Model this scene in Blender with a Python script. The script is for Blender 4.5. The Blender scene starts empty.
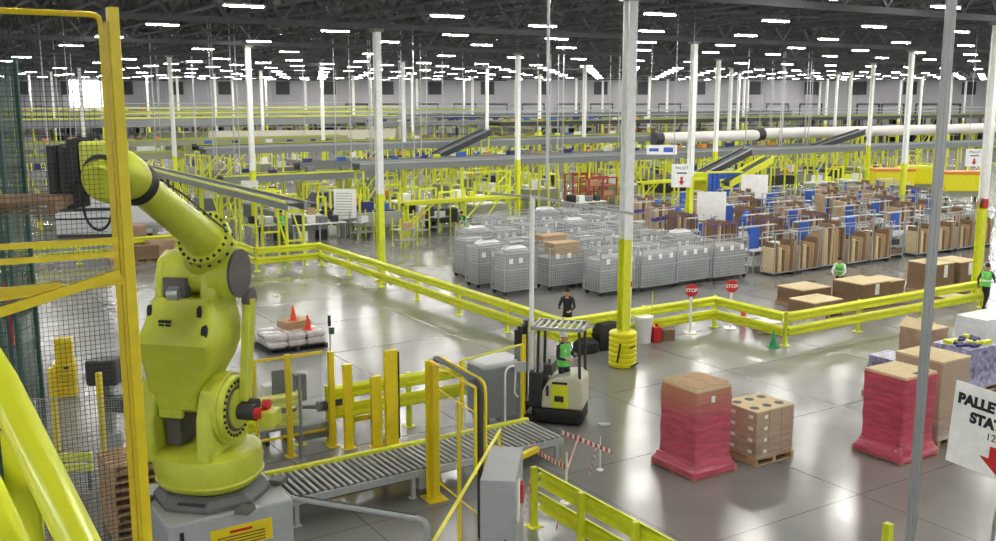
import bpy, math, random
from mathutils import Vector, Matrix
R = random.Random(7)
C = bpy.context.scene.collection
sc = bpy.context.scene
PI = math.pi
# ---------------------------------------------------------------- camera
CAM_H, PITCH, FPX = 7.6, 0.1733, 994.6
cd = bpy.data.cameras.new('camera'); cam = bpy.data.objects.new('camera', cd); C.objects.link(cam)
cam.location = (0, 0, CAM_H); cam.rotation_euler = (PI/2 - PITCH, 0, 0)
cd.sensor_fit = 'HORIZONTAL'; cd.sensor_width = 36; cd.lens = 36*FPX/996; cd.clip_start = .05; cd.clip_end = 600
sc.camera = cam
# ---------------------------------------------------------------- world and exposure
w = bpy.data.worlds.new('world'); sc.world = w; w.use_nodes = True
w.node_tree.nodes['Background'].inputs[0].default_value = (.93, .97, 1, 1)
w.node_tree.nodes['Background'].inputs[1].default_value = 1.75
sc.view_settings.view_transform = 'Standard'; sc.view_settings.look = 'None'
sc.view_settings.exposure = 1.15; sc.view_settings.gamma = 1.0; sc.view_settings.use_curve_mapping = False
LAMP = 80.0
# ---------------------------------------------------------------- frames: the building grid and points of the photograph
TH = 0.5704; CT, ST = math.cos(TH), math.sin(TH); OX, OY = 3.56, 27.58
AU, BV = 17.2, 15.55
def W(u, v): return (OX + u*CT - v*ST, OY + u*ST + v*CT)
def UV(x, y): return ((x-OX)*CT + (y-OY)*ST, -(x-OX)*ST + (y-OY)*CT)
def _ray(px, py):
    a = (px-498)/FPX; b = (270.5-py)/FPX
    return a, math.cos(PITCH)+b*math.sin(PITCH), -math.sin(PITCH)+b*math.cos(PITCH)
def G(px, py, z=0.0):
    dx, dy, dz = _ray(px, py); t = (z-CAM_H)/dz; return dx*t, dy*t
def AT(px, py, Y):
    dx, dy, dz = _ray(px, py); t = Y/dy; return dx*t, Y, CAM_H+dz*t
# ---------------------------------------------------------------- materials
def s2l(c):
    return tuple(((x/255)/12.92 if x/255 <= .04045 else ((x/255+.055)/1.055)**2.4) for x in c)
MATS = {}
def mat(name, rgb, rough=.5, metal=0, var=.06, scale=6, emit=0, alpha=1, bump=0, coat=0, trans=0):
    if name in MATS: return MATS[name]
    m = bpy.data.materials.new(name); m.use_nodes = True; MATS[name] = m
    nt = m.node_tree; b = nt.nodes['Principled BSDF']; c = s2l(rgb)
    b.inputs['Roughness'].default_value = rough; b.inputs['Metallic'].default_value = metal
    b.inputs['Coat Weight'].default_value = coat
    tc = nt.nodes.new('ShaderNodeTexCoord'); nz = nt.nodes.new('ShaderNodeTexNoise')
    nz.inputs['Scale'].default_value = scale; nz.inputs['Detail'].default_value = 3
    nt.links.new(tc.outputs['Object'], nz.inputs['Vector'])
    rp = nt.nodes.new('ShaderNodeValToRGB'); e = rp.color_ramp.elements
    e[0].position = .3; e[1].position = .7
    e[0].color = tuple(max(0, x*(1-var)) for x in c)+(1,); e[1].color = tuple(min(1, x*(1+var)) for x in c)+(1,)
    nt.links.new(nz.outputs[0], rp.inputs[0]); nt.links.new(rp.outputs[0], b.inputs['Base Color'])
    if emit:
        b.inputs['Emission Color'].default_value = c+(1,); b.inputs['Emission Strength'].default_value = emit
    if alpha < 1: b.inputs['Alpha'].default_value = alpha
    if trans: b.inputs['Transmission Weight'].default_value = trans
    if bump:
        bn = nt.nodes.new('ShaderNodeBump'); bn.inputs['Strength'].default_value = bump; bn.inputs['Distance'].default_value = .02
        nt.links.new(nz.outputs[0], bn.inputs['Height']); nt.links.new(bn.outputs[0], b.inputs['Normal'])
    return m
M = dict(
 guard=('fluorescent_yellow', (224, 230, 50), .36, 0), gpost=('guard_post_yellow', (220, 226, 50), .4, 0),
 yel=('safety_yellow', (232, 208, 30), .4, 0), yeld=('frame_yellow', (220, 194, 34), .45, 0),
 robot=('robot_yellow_green', (190, 197, 60), .36, 0), robotd=('robot_cover_grey', (88, 84, 82), .5, 0),
 cast=('cast_grey', (98, 100, 98), .55, 0), black=('black_rubber', (26, 26, 28), .6, 0), dark=('dark_steel', (58, 60, 62), .5, .2),
 white=('white_paint', (240, 240, 236), .4, 0), colw=('column_white', (242, 243, 238), .5, 0), colg=('column_primer', (128, 130, 124), .6, 0),
 grey=('light_grey_steel', (168, 172, 172), .4, .1), mgrey=('mid_grey_steel', (128, 132, 134), .45, .2), galv=('galvanised_steel', (176, 178, 176), .35, .5),
 roof=('roof_deck', (76, 76, 78), .8, 0), joist=('joist_steel', (82, 84, 86), .7, 0),
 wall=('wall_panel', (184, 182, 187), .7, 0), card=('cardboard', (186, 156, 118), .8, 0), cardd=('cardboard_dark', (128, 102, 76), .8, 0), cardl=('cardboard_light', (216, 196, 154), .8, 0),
 wood=('pallet_wood', (176, 146, 108), .8, 0), red=('red_film', (176, 40, 66), .28, 0), redp=('red_paint', (196, 30, 34), .45, 0), orange=('orange_plastic', (238, 78, 40), .45, 0),
 blue=('blue_plastic', (52, 98, 190), .45, 0), navy=('navy_plastic', (44, 52, 110), .5, 0), green=('green_plastic', (40, 160, 96), .5, 0), teal=('teal_mesh', (44, 84, 74), .5, 0),
 cream=('forklift_cream', (206, 204, 180), .4, 0), wire=('black_wire', (48, 50, 52), .5, .2), wireg=('zinc_wire', (196, 198, 198), .45, .1),
 skin=('skin', (196, 146, 116), .6, 0), hair=('hair_dark', (34, 26, 22), .7, 0), vest=('hi_vis_green', (110, 220, 90), .6, 0), denim=('dark_trousers', (38, 42, 54), .8, 0),
 shirt=('grey_shirt', (96, 100, 108), .8, 0), shirtd=('dark_shirt', (40, 42, 50), .8, 0), shirtw=('white_shirt', (214, 216, 218), .8, 0), film=('clear_film', (226, 226, 228), .25, 0),
 dully=('dull_yellow_paint', (170, 178, 62), .5, 0), contyel=('container_yellow', (232, 224, 24), .4, 0), pole=('pole_grey', (150, 152, 150), .4, .2), orangeb=('orange_band', (222, 140, 56), .5, 0), violet=('violet_print', (92, 84, 150), .5, 0), bag=('poly_bag_white', (222, 222, 226), .35, 0), rust=('red_oxide', (168, 66, 50), .6, 0),
 pipe=('white_duct', (226, 222, 218), .45, 0), paper=('white_paper', (244, 244, 242), .6, 0), ink=('black_ink', (22, 22, 24), .6, 0), beige=('beige_panel', (206, 202, 186), .6, 0), olive=('olive_panel', (150, 154, 132), .6, 0))
for k, v in list(M.items()):
    M[k] = mat(*v)
M['red'] = mat('red_stretch_film', (190, 44, 72), .25, 0, .22, 2.2, bump=.5)
def film_mat(name, low, high, zc):
    m = bpy.data.materials.new(name); m.use_nodes = True; nt = m.node_tree; b = nt.nodes['Principled BSDF']; N = nt.nodes; L = nt.links
    tc = N.new('ShaderNodeTexCoord'); mp = N.new('ShaderNodeMapping'); mp.inputs['Scale'].default_value = (1.2, 1.2, 7); mp.inputs['Rotation'].default_value = (.12, .08, 0)
    nz = N.new('ShaderNodeTexNoise'); nz.inputs['Scale'].default_value = 1.6; nz.inputs['Detail'].default_value = 5; L.new(tc.outputs['Object'], mp.inputs[0]); L.new(mp.outputs[0], nz.inputs['Vector'])
    r = N.new('ShaderNodeValToRGB'); r.color_ramp.elements[0].position = .32; r.color_ramp.elements[1].position = .7
    r.color_ramp.elements[0].color = tuple(x*.75 for x in s2l(low))+(1,); r.color_ramp.elements[1].color = tuple(min(1, x*1.35) for x in s2l(low))+(1,)
    sp = N.new('ShaderNodeSeparateXYZ'); L.new(tc.outputs['Object'], sp.inputs[0]); mr = N.new('ShaderNodeMapRange'); mr.inputs[1].default_value = zc-.25; mr.inputs[2].default_value = zc+.25; L.new(sp.outputs[2], mr.inputs[0])
    mx = N.new('ShaderNodeMix'); mx.data_type = 'RGBA'; L.new(mr.outputs[0], mx.inputs[0]); L.new(nz.outputs[0], r.inputs[0]); L.new(r.outputs[0], mx.inputs[6]); mx.inputs[7].default_value = s2l(high)+(1,)
    L.new(mx.outputs[2], b.inputs['Base Color']); b.inputs['Roughness'].default_value = .28; b.inputs['Coat Weight'].default_value = .3; b.inputs['Coat Roughness'].default_value = .15
    bn = N.new('ShaderNodeBump'); bn.inputs['Strength'].default_value = .6; bn.inputs['Distance'].default_value = .03; L.new(nz.outputs[0], bn.inputs['Height']); L.new(bn.outputs[0], b.inputs['Normal'])
    return m
M['red'] = film_mat('red_stretch_film_a', (186, 80, 98), (180, 120, 98), 1.42)
M['red2'] = film_mat('red_stretch_film_b', (190, 74, 94), (190, 74, 94), 3)
M['cwrap2'] = film_mat('clear_wrapped_cartons', (172, 150, 132), (186, 164, 140), .7)
M['cwrap'] = mat('wrapped_cardboard', (176, 146, 122), .3, 0, .22, 2.4, bump=.6)
M['lens'] = mat('lamp_lens', (255, 253, 246), .5, 0, 0, emit=LAMP)
M['plast'] = mat('cage_liner', (206, 210, 212), .3, 0, .15, 2, alpha=.42)
M['clear'] = mat('clear_guard_panel', (200, 208, 206), .15, 0, .02, alpha=.16)
M['print'] = mat('printed_packs', (150, 146, 176), .3, 0, .6, 7, bump=.4)
M['shrink'] = mat('shrink_wrapped_goods', (206, 200, 198), .25, 0, .25, 5, bump=.5)
# ---------------------------------------------------------------- mesh builder
class MB:
    def __init__(s): s.v = []; s.f = []; s.mi = []; s.cur = 0
    def add(s, vs, fs):
        n = len(s.v); s.v += [tuple(p) for p in vs]
        for q in fs: s.f.append(tuple(i+n for i in q)); s.mi.append(s.cur)
        return s
    def m(s, i): s.cur = i; return s
    def box(s, x0, x1, y0, y1, z0, z1, T=None):
        vs = [(x, y, z) for z in (z0, z1) for y in (y0, y1) for x in (x0, x1)]
        if T: vs = [T @ Vector(p) for p in vs]
        return s.add(vs, [(0, 2, 3, 1), (4, 5, 7, 6), (0, 1, 5, 4), (2, 6, 7, 3), (0, 4, 6, 2), (1, 3, 7, 5)])
    def cb(s, cx, cy, cz, sx, sy, sz, T=None): return s.box(cx-sx/2, cx+sx/2, cy-sy/2, cy+sy/2, cz-sz/2, cz+sz/2, T)
    def frame(s, d):
        d = d.normalized(); up = Vector((0, 0, 1)) if abs(d.z) < .95 else Vector((0, 1, 0))
        a = d.cross(up).normalized(); return a, a.cross(d).normalized()
    def bar(s, p, q, wd, ht):
        p = Vector(p); q = Vector(q); a, b = s.frame(q-p); a = a*wd/2; b = b*ht/2
        vs = [p-a-b, p+a-b, p+a+b, p-a+b, q-a-b, q+a-b, q+a+b, q-a+b]
        return s.add(vs, [(0, 1, 2, 3), (4, 7, 6, 5), (0, 4, 5, 1), (1, 5, 6, 2), (2, 6, 7, 3), (3, 7, 4, 0)])
    def cyl(s, p, q, r0, r1=None, n=12, caps=True):
        r1 = r0 if r1 is None else r1; p = Vector(p); q = Vector(q); a, b = s.frame(q-p); vs = []
        for c, r in ((p, r0), (q, r1)):
            for i in range(n):
                t = 2*PI*i/n; vs.append(c+a*(r*math.cos(t))+b*(r*math.sin(t)))
        fs = [(i, i+n, (i+1) % n+n, (i+1) % n) for i in range(n)]
        if caps: fs += [tuple(range(n)), tuple(range(2*n-1, n-1, -1))]
        return s.add(vs, fs)
    def tube(s, pts, r, n=8, closed=False):
        pts = [Vector(p) for p in pts]; vs = []; k = len(pts); prev = None
        for i, p in enumerate(pts):
            if closed: d = pts[(i+1) % k]-pts[i-1]
            else: d = pts[min(i+1, k-1)]-pts[max(i-1, 0)]
            d.normalize()
            if prev is None: a, b = s.frame(d)
            else:
                a = (prev-d*prev.dot(d)).normalized(); b = d.cross(a)
            prev = a
            for j in range(n):
                t = 2*PI*j/n; vs.append(p+a*(r*math.cos(t))+b*(r*math.sin(t)))
        fs = []
        for i in range(k if closed else k-1):
            for j in range(n):
                A = i*n+j; B = i*n+(j+1) % n; i2 = (i+1) % k
                fs.append((A, i2*n+j, i2*n+(j+1) % n, B))
        if not closed: fs += [tuple(range(n)), tuple(range(k*n-1, (k-1)*n-1, -1))]
        return s.add(vs, fs)
    def loft(s, rings, closed_ends=True):
        n = len(rings[0]); vs = [p for r in rings for p in r]; fs = []
        for i in range(len(rings)-1):
            for j in range(n): fs.append((i*n+j, i*n+(j+1) % n, (i+1)*n+(j+1) % n, (i+1)*n+j))
        if closed_ends: fs += [tuple(range(n-1, -1, -1)), tuple(range((len(rings)-1)*n, len(rings)*n))]
        return s.add(vs, fs)
    def lathe(s, prof, n=24, c=(0, 0, 0)):
        return s.loft([[(c[0]+r*math.cos(2*PI*j/n), c[1]+r*math.sin(2*PI*j/n), c[2]+z) for j in range(n)] for r, z in prof])
    def prism(s, poly, a0, a1, ax='y'):
        n = len(poly)
        def P(p, t): return {'y': (p[0], t, p[1]), 'x': (t, p[0], p[1]), 'z': (p[0], p[1], t)}[ax]
        vs = [P(p, a0) for p in poly]+[P(p, a1) for p in poly]
        return s.add(vs, [tuple(range(n)), tuple(range(2*n-1, n-1, -1))]+[(i, i+n, (i+1) % n+n, (i+1) % n) for i in range(n)])
    def mesh(s, name, mats, smooth=False):
        me = bpy.data.meshes.new(name); me.from_pydata(s.v, [], s.f)
        for m_ in (mats if isinstance(mats, (list, tuple)) else [mats]): me.materials.append(M[m_] if isinstance(m_, str) else m_)
        me.polygons.foreach_set('material_index', s.mi)
        if smooth: me.shade_smooth(); me.set_sharp_from_angle(angle=math.radians(38))
        me.update(); return me
    def build(s, name, mats, parent=None, smooth=False, bevel=0, loc=None, rz=None, sub=0):
        o = bpy.data.objects.new(name, s.mesh(name, mats, smooth)); C.objects.link(o)
        if parent: o.parent = parent
        if loc: o.location = loc
        if rz is not None: o.rotation_euler = (0, 0, rz)
        if bevel:
            b = o.modifiers.new('bevel', 'BEVEL'); b.width = bevel; b.segments = 2; b.limit_method = 'ANGLE'; b.angle_limit = .6
        if sub:
            b = o.modifiers.new('sub', 'SUBSURF'); b.levels = sub; b.render_levels = sub
        return o
def rrect(w2, d2, r, n=4, cx=0, cy=0):
    out = []
    for qx, qy, a0 in ((1, 1, 0), (-1, 1, PI/2), (-1, -1, PI), (1, -1, 3*PI/2)):
        for i in range(n+1):
            t = a0+PI/2*i/n; out.append((cx+qx*(w2-r)+r*math.cos(t), cy+qy*(d2-r)+r*math.sin(t)))
    return out
def tag(o, label=None, cat=None, group=None, kind=None):
    if label: o['label'] = label
    if cat: o['category'] = cat
    if group: o['group'] = group
    if kind: o['kind'] = kind
    return o
def thing(name, label, cat, loc=(0, 0, 0), rz=0, group=None):
    o = bpy.data.objects.new(name, None); C.objects.link(o); o.empty_display_size = .2
    o.location = loc; o.rotation_euler = (0, 0, rz); return tag(o, label, cat, group)
def tuv(name, label, cat, u, v, z=0, rz=0, group=None):
    x, y = W(u, v); return thing(name, label, cat, (x, y, z), TH+rz, group)
KIDS = {}
def dup(root, loc, rz, label=None, group=None, scale=None):
    if root.name not in KIDS: KIDS[root.name] = [(c, list(c.children)) for c in root.children]
    r = root.copy(); C.objects.link(r); r.location = loc; r.rotation_euler = (0, 0, rz)
    if label: r['label'] = label
    if group: r['group'] = group
    if scale: r.scale = scale
    for ch, gs in KIDS[root.name]:
        c = ch.copy(); C.objects.link(c); c.parent = r
        for g in gs:
            d = g.copy(); C.objects.link(d); d.parent = c
    return r
def struct(o): o['kind'] = 'structure'; return o
def text(body, size, parent, loc, rot, m='ink', ext=.002, name='lettering', bold=0.0):
    cu = bpy.data.curves.new(name, 'FONT'); cu.body = body; cu.size = size; cu.align_x = 'CENTER'; cu.align_y = 'CENTER'; cu.extrude = ext; cu.offset = bold
    t = bpy.data.objects.new('tmp', cu); C.objects.link(t)
    me = bpy.data.meshes.new_from_object(t); bpy.data.objects.remove(t)
    o = bpy.data.objects.new(name, me); C.objects.link(o); me.materials.clear(); me.materials.append(M[m])
    o.parent = parent; o.location = loc; o.rotation_euler = rot; return o
ORD = ['first', 'second', 'third', 'fourth', 'fifth', 'sixth', 'seventh', 'eighth', 'ninth', 'tenth', 'eleventh', 'twelfth', 'thirteenth', 'fourteenth', 'fifteenth', 'sixteenth', 'seventeenth', 'eighteenth', 'nineteenth', 'twentieth']
# ================================================================ STRUCTURE
# floor: sealed polished concrete with saw-cut joints on the building grid
fm = bpy.data.materials.new('polished_concrete'); fm.use_nodes = True
nt = fm.node_tree; N = nt.nodes; L = nt.links; b = N['Principled BSDF']
tc = N.new('ShaderNodeTexCoord')
def noise(scale, detail=4, src='Object'):
    n = N.new('ShaderNodeTexNoise'); n.inputs['Scale'].default_value = scale; n.inputs['Detail'].default_value = detail
    L.new(tc.outputs[src], n.inputs['Vector']); return n
def ramp(a, c0, d, c1):
    r = N.new('ShaderNodeValToRGB'); r.color_ramp.elements[0].position = a; r.color_ramp.elements[1].position = d
    r.color_ramp.elements[0].color = c0+(1,); r.color_ramp.elements[1].color = c1+(1,); return r
n1 = noise(.35, 6); r1 = ramp(.3, s2l((118, 117, 114)), .72, s2l((142, 141, 137))); L.new(n1.outputs[0], r1.inputs[0])
bk = N.new('ShaderNodeTexBrick'); bk.offset = 0; bk.inputs['Scale'].default_value = 1
bk.inputs['Mortar Size'].default_value = .012; bk.inputs['Mortar Smooth'].default_value = .3; bk.inputs['Brick Width'].default_value = AU/4; bk.inputs['Row Height'].default_value = BV/4
bk.inputs['Color1'].default_value = (1, 1, 1, 1); bk.inputs['Color2'].default_value = (.93, .93, .93, 1); bk.inputs['Mortar'].default_value = (.35, .35, .35, 1)
mp = N.new('ShaderNodeMapping'); mp.inputs['Location'].default_value = (AU/8, BV/8, 0)
L.new(tc.outputs['Object'], mp.inputs['Vector']); L.new(mp.outputs[0], bk.inputs['Vector'])
mx = N.new('ShaderNodeMix'); mx.data_type = 'RGBA'; mx.blend_type = 'MULTIPLY'; mx.inputs[0].default_value = 1
L.new(r1.outputs[0], mx.inputs[6]); L.new(bk.outputs[0], mx.inputs[7]); L.new(mx.outputs[2], b.inputs['Base Color'])
n2 = noise(.8, 5); r2 = ramp(.35, (.17,)*3, .7, (.262,)*3); L.new(n2.outputs[0], r2.inputs[0]); L.new(r2.outputs[0], b.inputs['Roughness'])
n3 = noise(3.0, 3); bp = N.new('ShaderNodeBump'); bp.inputs['Strength'].default_value = .0; bp.inputs['Distance'].default_value = .02
L.new(n3.outputs[0], bp.inputs['Height']); L.new(bp.outputs[0], b.inputs['Normal'])
b.inputs['Specular IOR Level'].default_value = .6; b.inputs['Coat Weight'].default_value = .1; b.inputs['Coat Roughness'].default_value = .12
fl = MB().box(-150, 190, -130, 200, -.3, 0).build('floor', [fm], loc=(OX, OY, 0), rz=TH); struct(fl)
ROOFZ = 12.0; JB = 10.25
struct(MB().box(-150, 190, -130, 200, ROOFZ, ROOFZ+.3).build('ceiling', 'roof', loc=(OX, OY, 0), rz=TH))
# far wall with louvres, door frames and low dark plinth
wf = MB().box(-150, 150, 0, .4, 0, ROOFZ)
for i in range(-75, 76): wf.box(i*2-.03, i*2+.03, -.05, 0, 0, ROOFZ)
wf = wf.build('wall_far', 'wall', loc=(0, 174, 0)); struct(wf)
def far_opening(x, z0, z1, wd, filled, lab, name, grp):
    o = MB(); y = 173.75
    o.box(x-wd/2-.15, x-wd/2, y-.1, y+.15, z0, z1).box(x+wd/2, x+wd/2+.15, y-.1, y+.15, z0, z1).box(x-wd/2-.15, x+wd/2+.15, y-.1, y+.15, z1, z1+.2)
    if filled: o.box(x-wd/2, x+wd/2, y, y+.1, z0, z1)
    o = o.build(name, 'dark'); struct(o); return o
k = 0
for x in range(-100, 108, 9):
    k += 1
    far_opening(x+R.uniform(-1, 1), 7.9, 9.9, 2.0, True, '', 'window_%d' % k, '')
k = 0
for x in list(range(-24, 60, 6))+[64, 68, 74, 78, 86]:
    k += 1
    far_opening(x+R.uniform(-.5, .5), 3.0, 6.2, 3.6, False, '', 'door_%d' % k, '')
lw = MB().box(-73.5, -68, 173.3, 173.8, 5.8, 10.4).build('window_40', M.get('daylit') or mat('daylit_window', (255, 255, 250), .5, 0, 0, emit=2.2)); struct(lw)
# roof joists and girders: open web steel
def truss(L_, top, bot, step, ch):
    t = MB()
    t.box(0, L_, -ch/2, ch/2, top-ch, top).box(0, L_, -ch/2, ch/2, bot, bot+ch)
    n = int(L_/step)
    for i in range(n):
        x = i*step
        t.bar((x, 0, bot+ch), (x+step/2, 0, top-ch), ch*.5, ch*.5).bar((x+step/2, 0, top-ch), (x+step, 0, bot+ch), ch*.5, ch*.5)
    return t
jm = truss(250, ROOFZ-.02, ROOFZ-.95, 1.6, .09).mesh('roof_joist', 'joist')
for i in range(-22, 58):
    u = i*AU/8
    o = bpy.data.objects.new('ceiling_joist', jm); C.objects.link(o); struct(o)
    x, y = W(u+.9, -60); o.location = (x, y, 0); o.rotation_euler = (0, 0, TH+PI/2)
gm = truss(250, ROOFZ-.1, JB, 2.1, .2).mesh('roof_girder', 'joist')
for j in range(-3, 11):
    o = bpy.data.objects.new('ceiling_girder', gm); C.objects.link(o); struct(o)
    x, y = W(-90, j*BV); o.location = (x, y, 0); o.rotation_euler = (0, 0, TH)
# ================================================================ COLUMNS (wide-flange steel, yellow to 3.66 m)
def hsec(m, z0, z1, a=.128, t=.024):
    m.box(-a, a, -a, -a+t, z0, z1).box(-a, a, a-t, a, z0, z1).box(-t/2, t/2, -a+t, a-t, z0, z1)
cr = thing('steel_column', '', 'column')
m = MB(); hsec(m, 3.66, JB); m.build('upper_shaft', 'colw', cr)
m = MB(); hsec(m, 0.02, 3.66, .131); m.build('yellow_band', 'guard', cr)
MB().box(-.26, .26, -.26, .26, 0, .03).build('base_plate', 'yel', cr)
MB().box(-.22, .22, -.22, .22, JB-.12, JB).build('cap_plate', 'colg', cr)
near = {(0, 0): 'yellow and white steel column standing in the ribbed yellow barrel guard', (0, 1): 'yellow and white steel column right behind the long two-beam guard rail',
        (0, 2): 'yellow and white column with a small white notice beside the packing workbench', (1, 0): 'large yellow and white column with red band at right by walking worker',
        (1, 1): 'column right beside the hanging white sign with red arrow above the pack stations', (0, 3): 'white column seen just above the robot upper arm',
        (2, 1): 'white and yellow column just left of the tall grey pole, near pack stations', (1, 2): 'white column rising behind the mesh cage carts, left of the red racks',
        (2, 2): 'white column behind the white notice boards, right of the hanging arrow sign'}
first = True; ncol = 0; jrow = {}; at10 = None
for i in range(-3, 12):
    for j in range(-1, 11):
        x, y = W(i*AU, j*BV)
        if y > 172 or y < 20 or abs(x) > y*.53+1: continue
        if j not in jrow: jrow[j] = 0
        jrow[j] += 1
        if (i, j) in near: lab = near[(i, j)]; grp = None
        else: lab = 'white column with yellow foot, %s from the left in column row %s back' % (ORD[jrow[j]-1], ORD[j+1]); grp = 'distant building columns'
        if first: cr.location = (x, y, 0); cr.rotation_euler = (0, 0, TH); cr['label'] = lab; o = cr; first = False
        else: o = dup(cr, (x, y, 0), TH, lab)
        if grp: o['group'] = grp
        elif 'group' in o: del o['group']
        if (i, j) == (1, 0): at10 = o
        if (i, j) == (0, 0): at00 = o
        ncol += 1
# red band on the right column, notice on the left one
x, y = W(AU, 0)
if at00:
    MB().cyl((.19, -.05, 1.1), (.19, -.05, JB), .035, n=10).build('conduit', 'colw', at00); MB().box(.16, .22, -.1, -.04, 2.3, 2.45).build('red_switch', 'redp', at00)
if at10: m = MB(); hsec(m, 3.5, 3.86, .136); m.build('red_band', 'redp', at10)
x, y = W(0, 2*BV)
o = MB().box(-.45, .45, -.03, 0, 0, 1.15).build('notice', 'paper', None, loc=(x-.1, y-.35, 2.0), rz=.1); tag(o, 'white paper notice hung on the yellow column by the workbench', 'sign')
MB().box(-.3, .3, -.035, -.03, .7, .78).box(-.3, .2, -.035, -.03, .5, .56).box(-.3, .25, -.035, -.03, .3, .36).build('printed_lines', 'ink', o)
# column guard barrel
x, y = W(0, 0)
prof = []
for k in range(7): z = .02+k*.145; prof += [(.37, z), (.40, z+.03), (.40, z+.10), (.37, z+.13)]
bg = thing('column_guard', 'ribbed yellow plastic barrel guard strapped round the nearest column', 'column guard', (x, y, 0))
MB().lathe([(.2, .02)]+prof+[(.22, 1.05)], 28).build('barrel', 'contyel', bg, smooth=True)
MB().bar((-.2, -.40, .2), (-.12, -.40, .75), .05, .03).build('strap', 'black', bg); MB().bar((.15, -.39, .62), (.3, -.28, .66), .05, .03).build('strap', 'black', bg); MB().bar((.2, -.41, .08), (.4, -.2, .14), .06, .03).build('strap', 'black', bg)
# ================================================================ LUMINAIRES
lr = thing('high_bay_light', '', 'ceiling light')
MB().box(-.62, .62, -.13, .13, .03, .09).box(-.03, .03, -.03, .03, .09, .12).build('housing', 'white', lr)
MB().box(-.5, -.49, -.005, .005, .09, .69).box(.49, .5, -.005, .005, .09, .69).build('hanger_wire', 'joist', lr)
MB().box(-.6, .6, -.12, .12, 0, .03).build('lens', 'lens', lr)
spots = []
for iu in range(-9, 14):
    for iv in range(-4, 17):
        u = 7.3*iu; v = 9.9+9.7*iv
        if u <= 3: spots.append((u, v))
for iu in range(1, 25):
    for iv in range(-5, 22): spots.append((AU/3*iu, -1.7+6.95*iv))
near_l = {}
first = True; nl = 0
cand = []; over = []
rows_ = {}
for u, v in spots:
    d_ = (v+BV/2) % BV-BV/2
    if abs(d_) < .4: v += .55 if d_ >= 0 else -.55
    x, y = W(u, v)
    if y > 170 or y < -34 or abs(x) > max(y, 12)*.56+14: continue
    if y < 12 or abs(x) > y*.56+4: over.append((y, x, u, v)); continue
    cand.append((y, x, u, v))
cand.sort(); rest = cand[296:]; cand = cand[:296]
for y, x, u, v in cand: rows_.setdefault(('left' if u <= 3 else 'right', round(v, 1)), []).append(u)
rk = {s_: sorted(k[1] for k in rows_ if k[0] == s_) for s_ in ('left', 'right')}
def nth(n): return ORD[n] if n < 20 else '%dth' % (n+1)
for y, x, u, v in cand:
    s_ = 'left' if u <= 3 else 'right'; r_ = rk[s_].index(round(v, 1)); c_ = sorted(rows_[(s_, round(v, 1))]).index(u)
    lab = 'white roof lamp, %s from the left in row %s of the %s lamp field' % (nth(c_), nth(r_), s_); grp = 'high bay lamps under the roof'
    if first: lr.location = (x, y, 10.35); lr.rotation_euler = (0, 0, TH); o = lr; lr['label'] = lab; lr['group'] = grp; first = False
    else: o = dup(lr, (x, y, 10.35), TH, lab, grp)
    nl += 1
fm_ = MB()
for y, x, u, v in rest:
    T_ = Matrix.Translation((x, y, 10.35)) @ Matrix.Rotation(TH, 4, 'Z')
    fm_.m(0).box(-.62, .62, -.13, .13, .03, .09, T_).m(1).box(-.6, .6, -.12, .12, 0, .03, T_)
if rest: tag(fm_.build('far_roof_lights', ['white', 'lens']), 'tiny most distant roof lamps massed in front of the far wall', 'ceiling light', None, 'stuff')
fm_ = MB()
for y, x, u, v in over:
    T_ = Matrix.Translation((x, y, 10.35)) @ Matrix.Rotation(TH, 4, 'Z')
    fm_.m(0).box(-.62, .62, -.13, .13, .03, .09, T_).m(1).box(-.6, .6, -.12, .12, 0, .03, T_)
tag(fm_.build('overhead_roof_lights', ['white', 'lens']), 'roof lamps above and beside the camera, outside the view', 'ceiling light', None, 'stuff')
print('rest', len(rest), 'over', len(over)); print('columns', ncol, 'lights', nl)
# ================================================================ GUARD RAILS
BEAM = [(0, -.16), (.03, -.15), (.10, -.11), (.10, -.05), (.03, -.02), (.03, .02), (.10, .05), (.10, .11), (.03, .15), (0, .16)]
BEAM = BEAM+[(p[0]-.006-.012, p[1]) for p in reversed(BEAM)]
def guard_rail(name, label, pts, npost, side=-1, h=1.07, group=None, endpost=(1, 1)):
    (u0, v0), (u1, v1) = pts; x0, y0 = W(u0, v0); x1, y1 = W(u1, v1)
    Lr = math.hypot(x1-x0, y1-y0); a = math.atan2(y1-y0, x1-x0)
    r = thing(name, label, 'guard rail', (x0, y0, 0), a, group)
    for z in (h-.17, h-.62):
        bm = MB().prism([(side*(.055+p[0]), z+p[1]) for p in BEAM], .0, Lr, 'x')
        bm.build('beam', 'guard', r, smooth=True)
    for i in range(npost):
        if (i == 0 and not endpost[0]) or (i == npost-1 and not endpost[1]): continue
        x = Lr*i/(npost-1)
        MB().box(x-.05, x+.05, -.05, .05, .012, h).box(x-.13, x+.13, -.13, .13, 0, .015).build('post', 'gpost', r)
    return r
guard_rail('guard_rail', 'two-beam yellow guard rail across the far left behind the robot', [(-19, 27.2), (-3.5, 27.2)], 6)
guard_rail('guard_rail', 'short receding yellow rail hidden partly by the robot elbow', [(-3.5, 27.2), (-3.5, 20.85)], 3, endpost=(0, 0))
guard_rail('guard_rail', 'short yellow guard rail below the packing workbench at left', [(-3.5, 20.85), (-.5, 20.85)], 2)
guard_rail('guard_rail', 'longest yellow guard rail running diagonally past the second column to the forklift', [(-.5, 20.85), (-.5, 2.15)], 7, endpost=(0, 1))
guard_rail('guard_rail', 'yellow guard rail behind the barrel-guarded column, in front of the cage carts', [(-.5, 2.15), (5.75, 2.15)], 3, endpost=(0, 1))
guard_rail('guard_rail', 'short yellow guard rail with a white corner post beside the stop signs', [(5.75, 2.15), (5.75, -.88)], 2, endpost=(0, 1))
guard_rail('guard_rail', 'yellow guard rail in front of the cardboard pallets, ending by the right column', [(5.75, -.88), (16.2, -.88)], 4, endpost=(0, 1))
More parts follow.
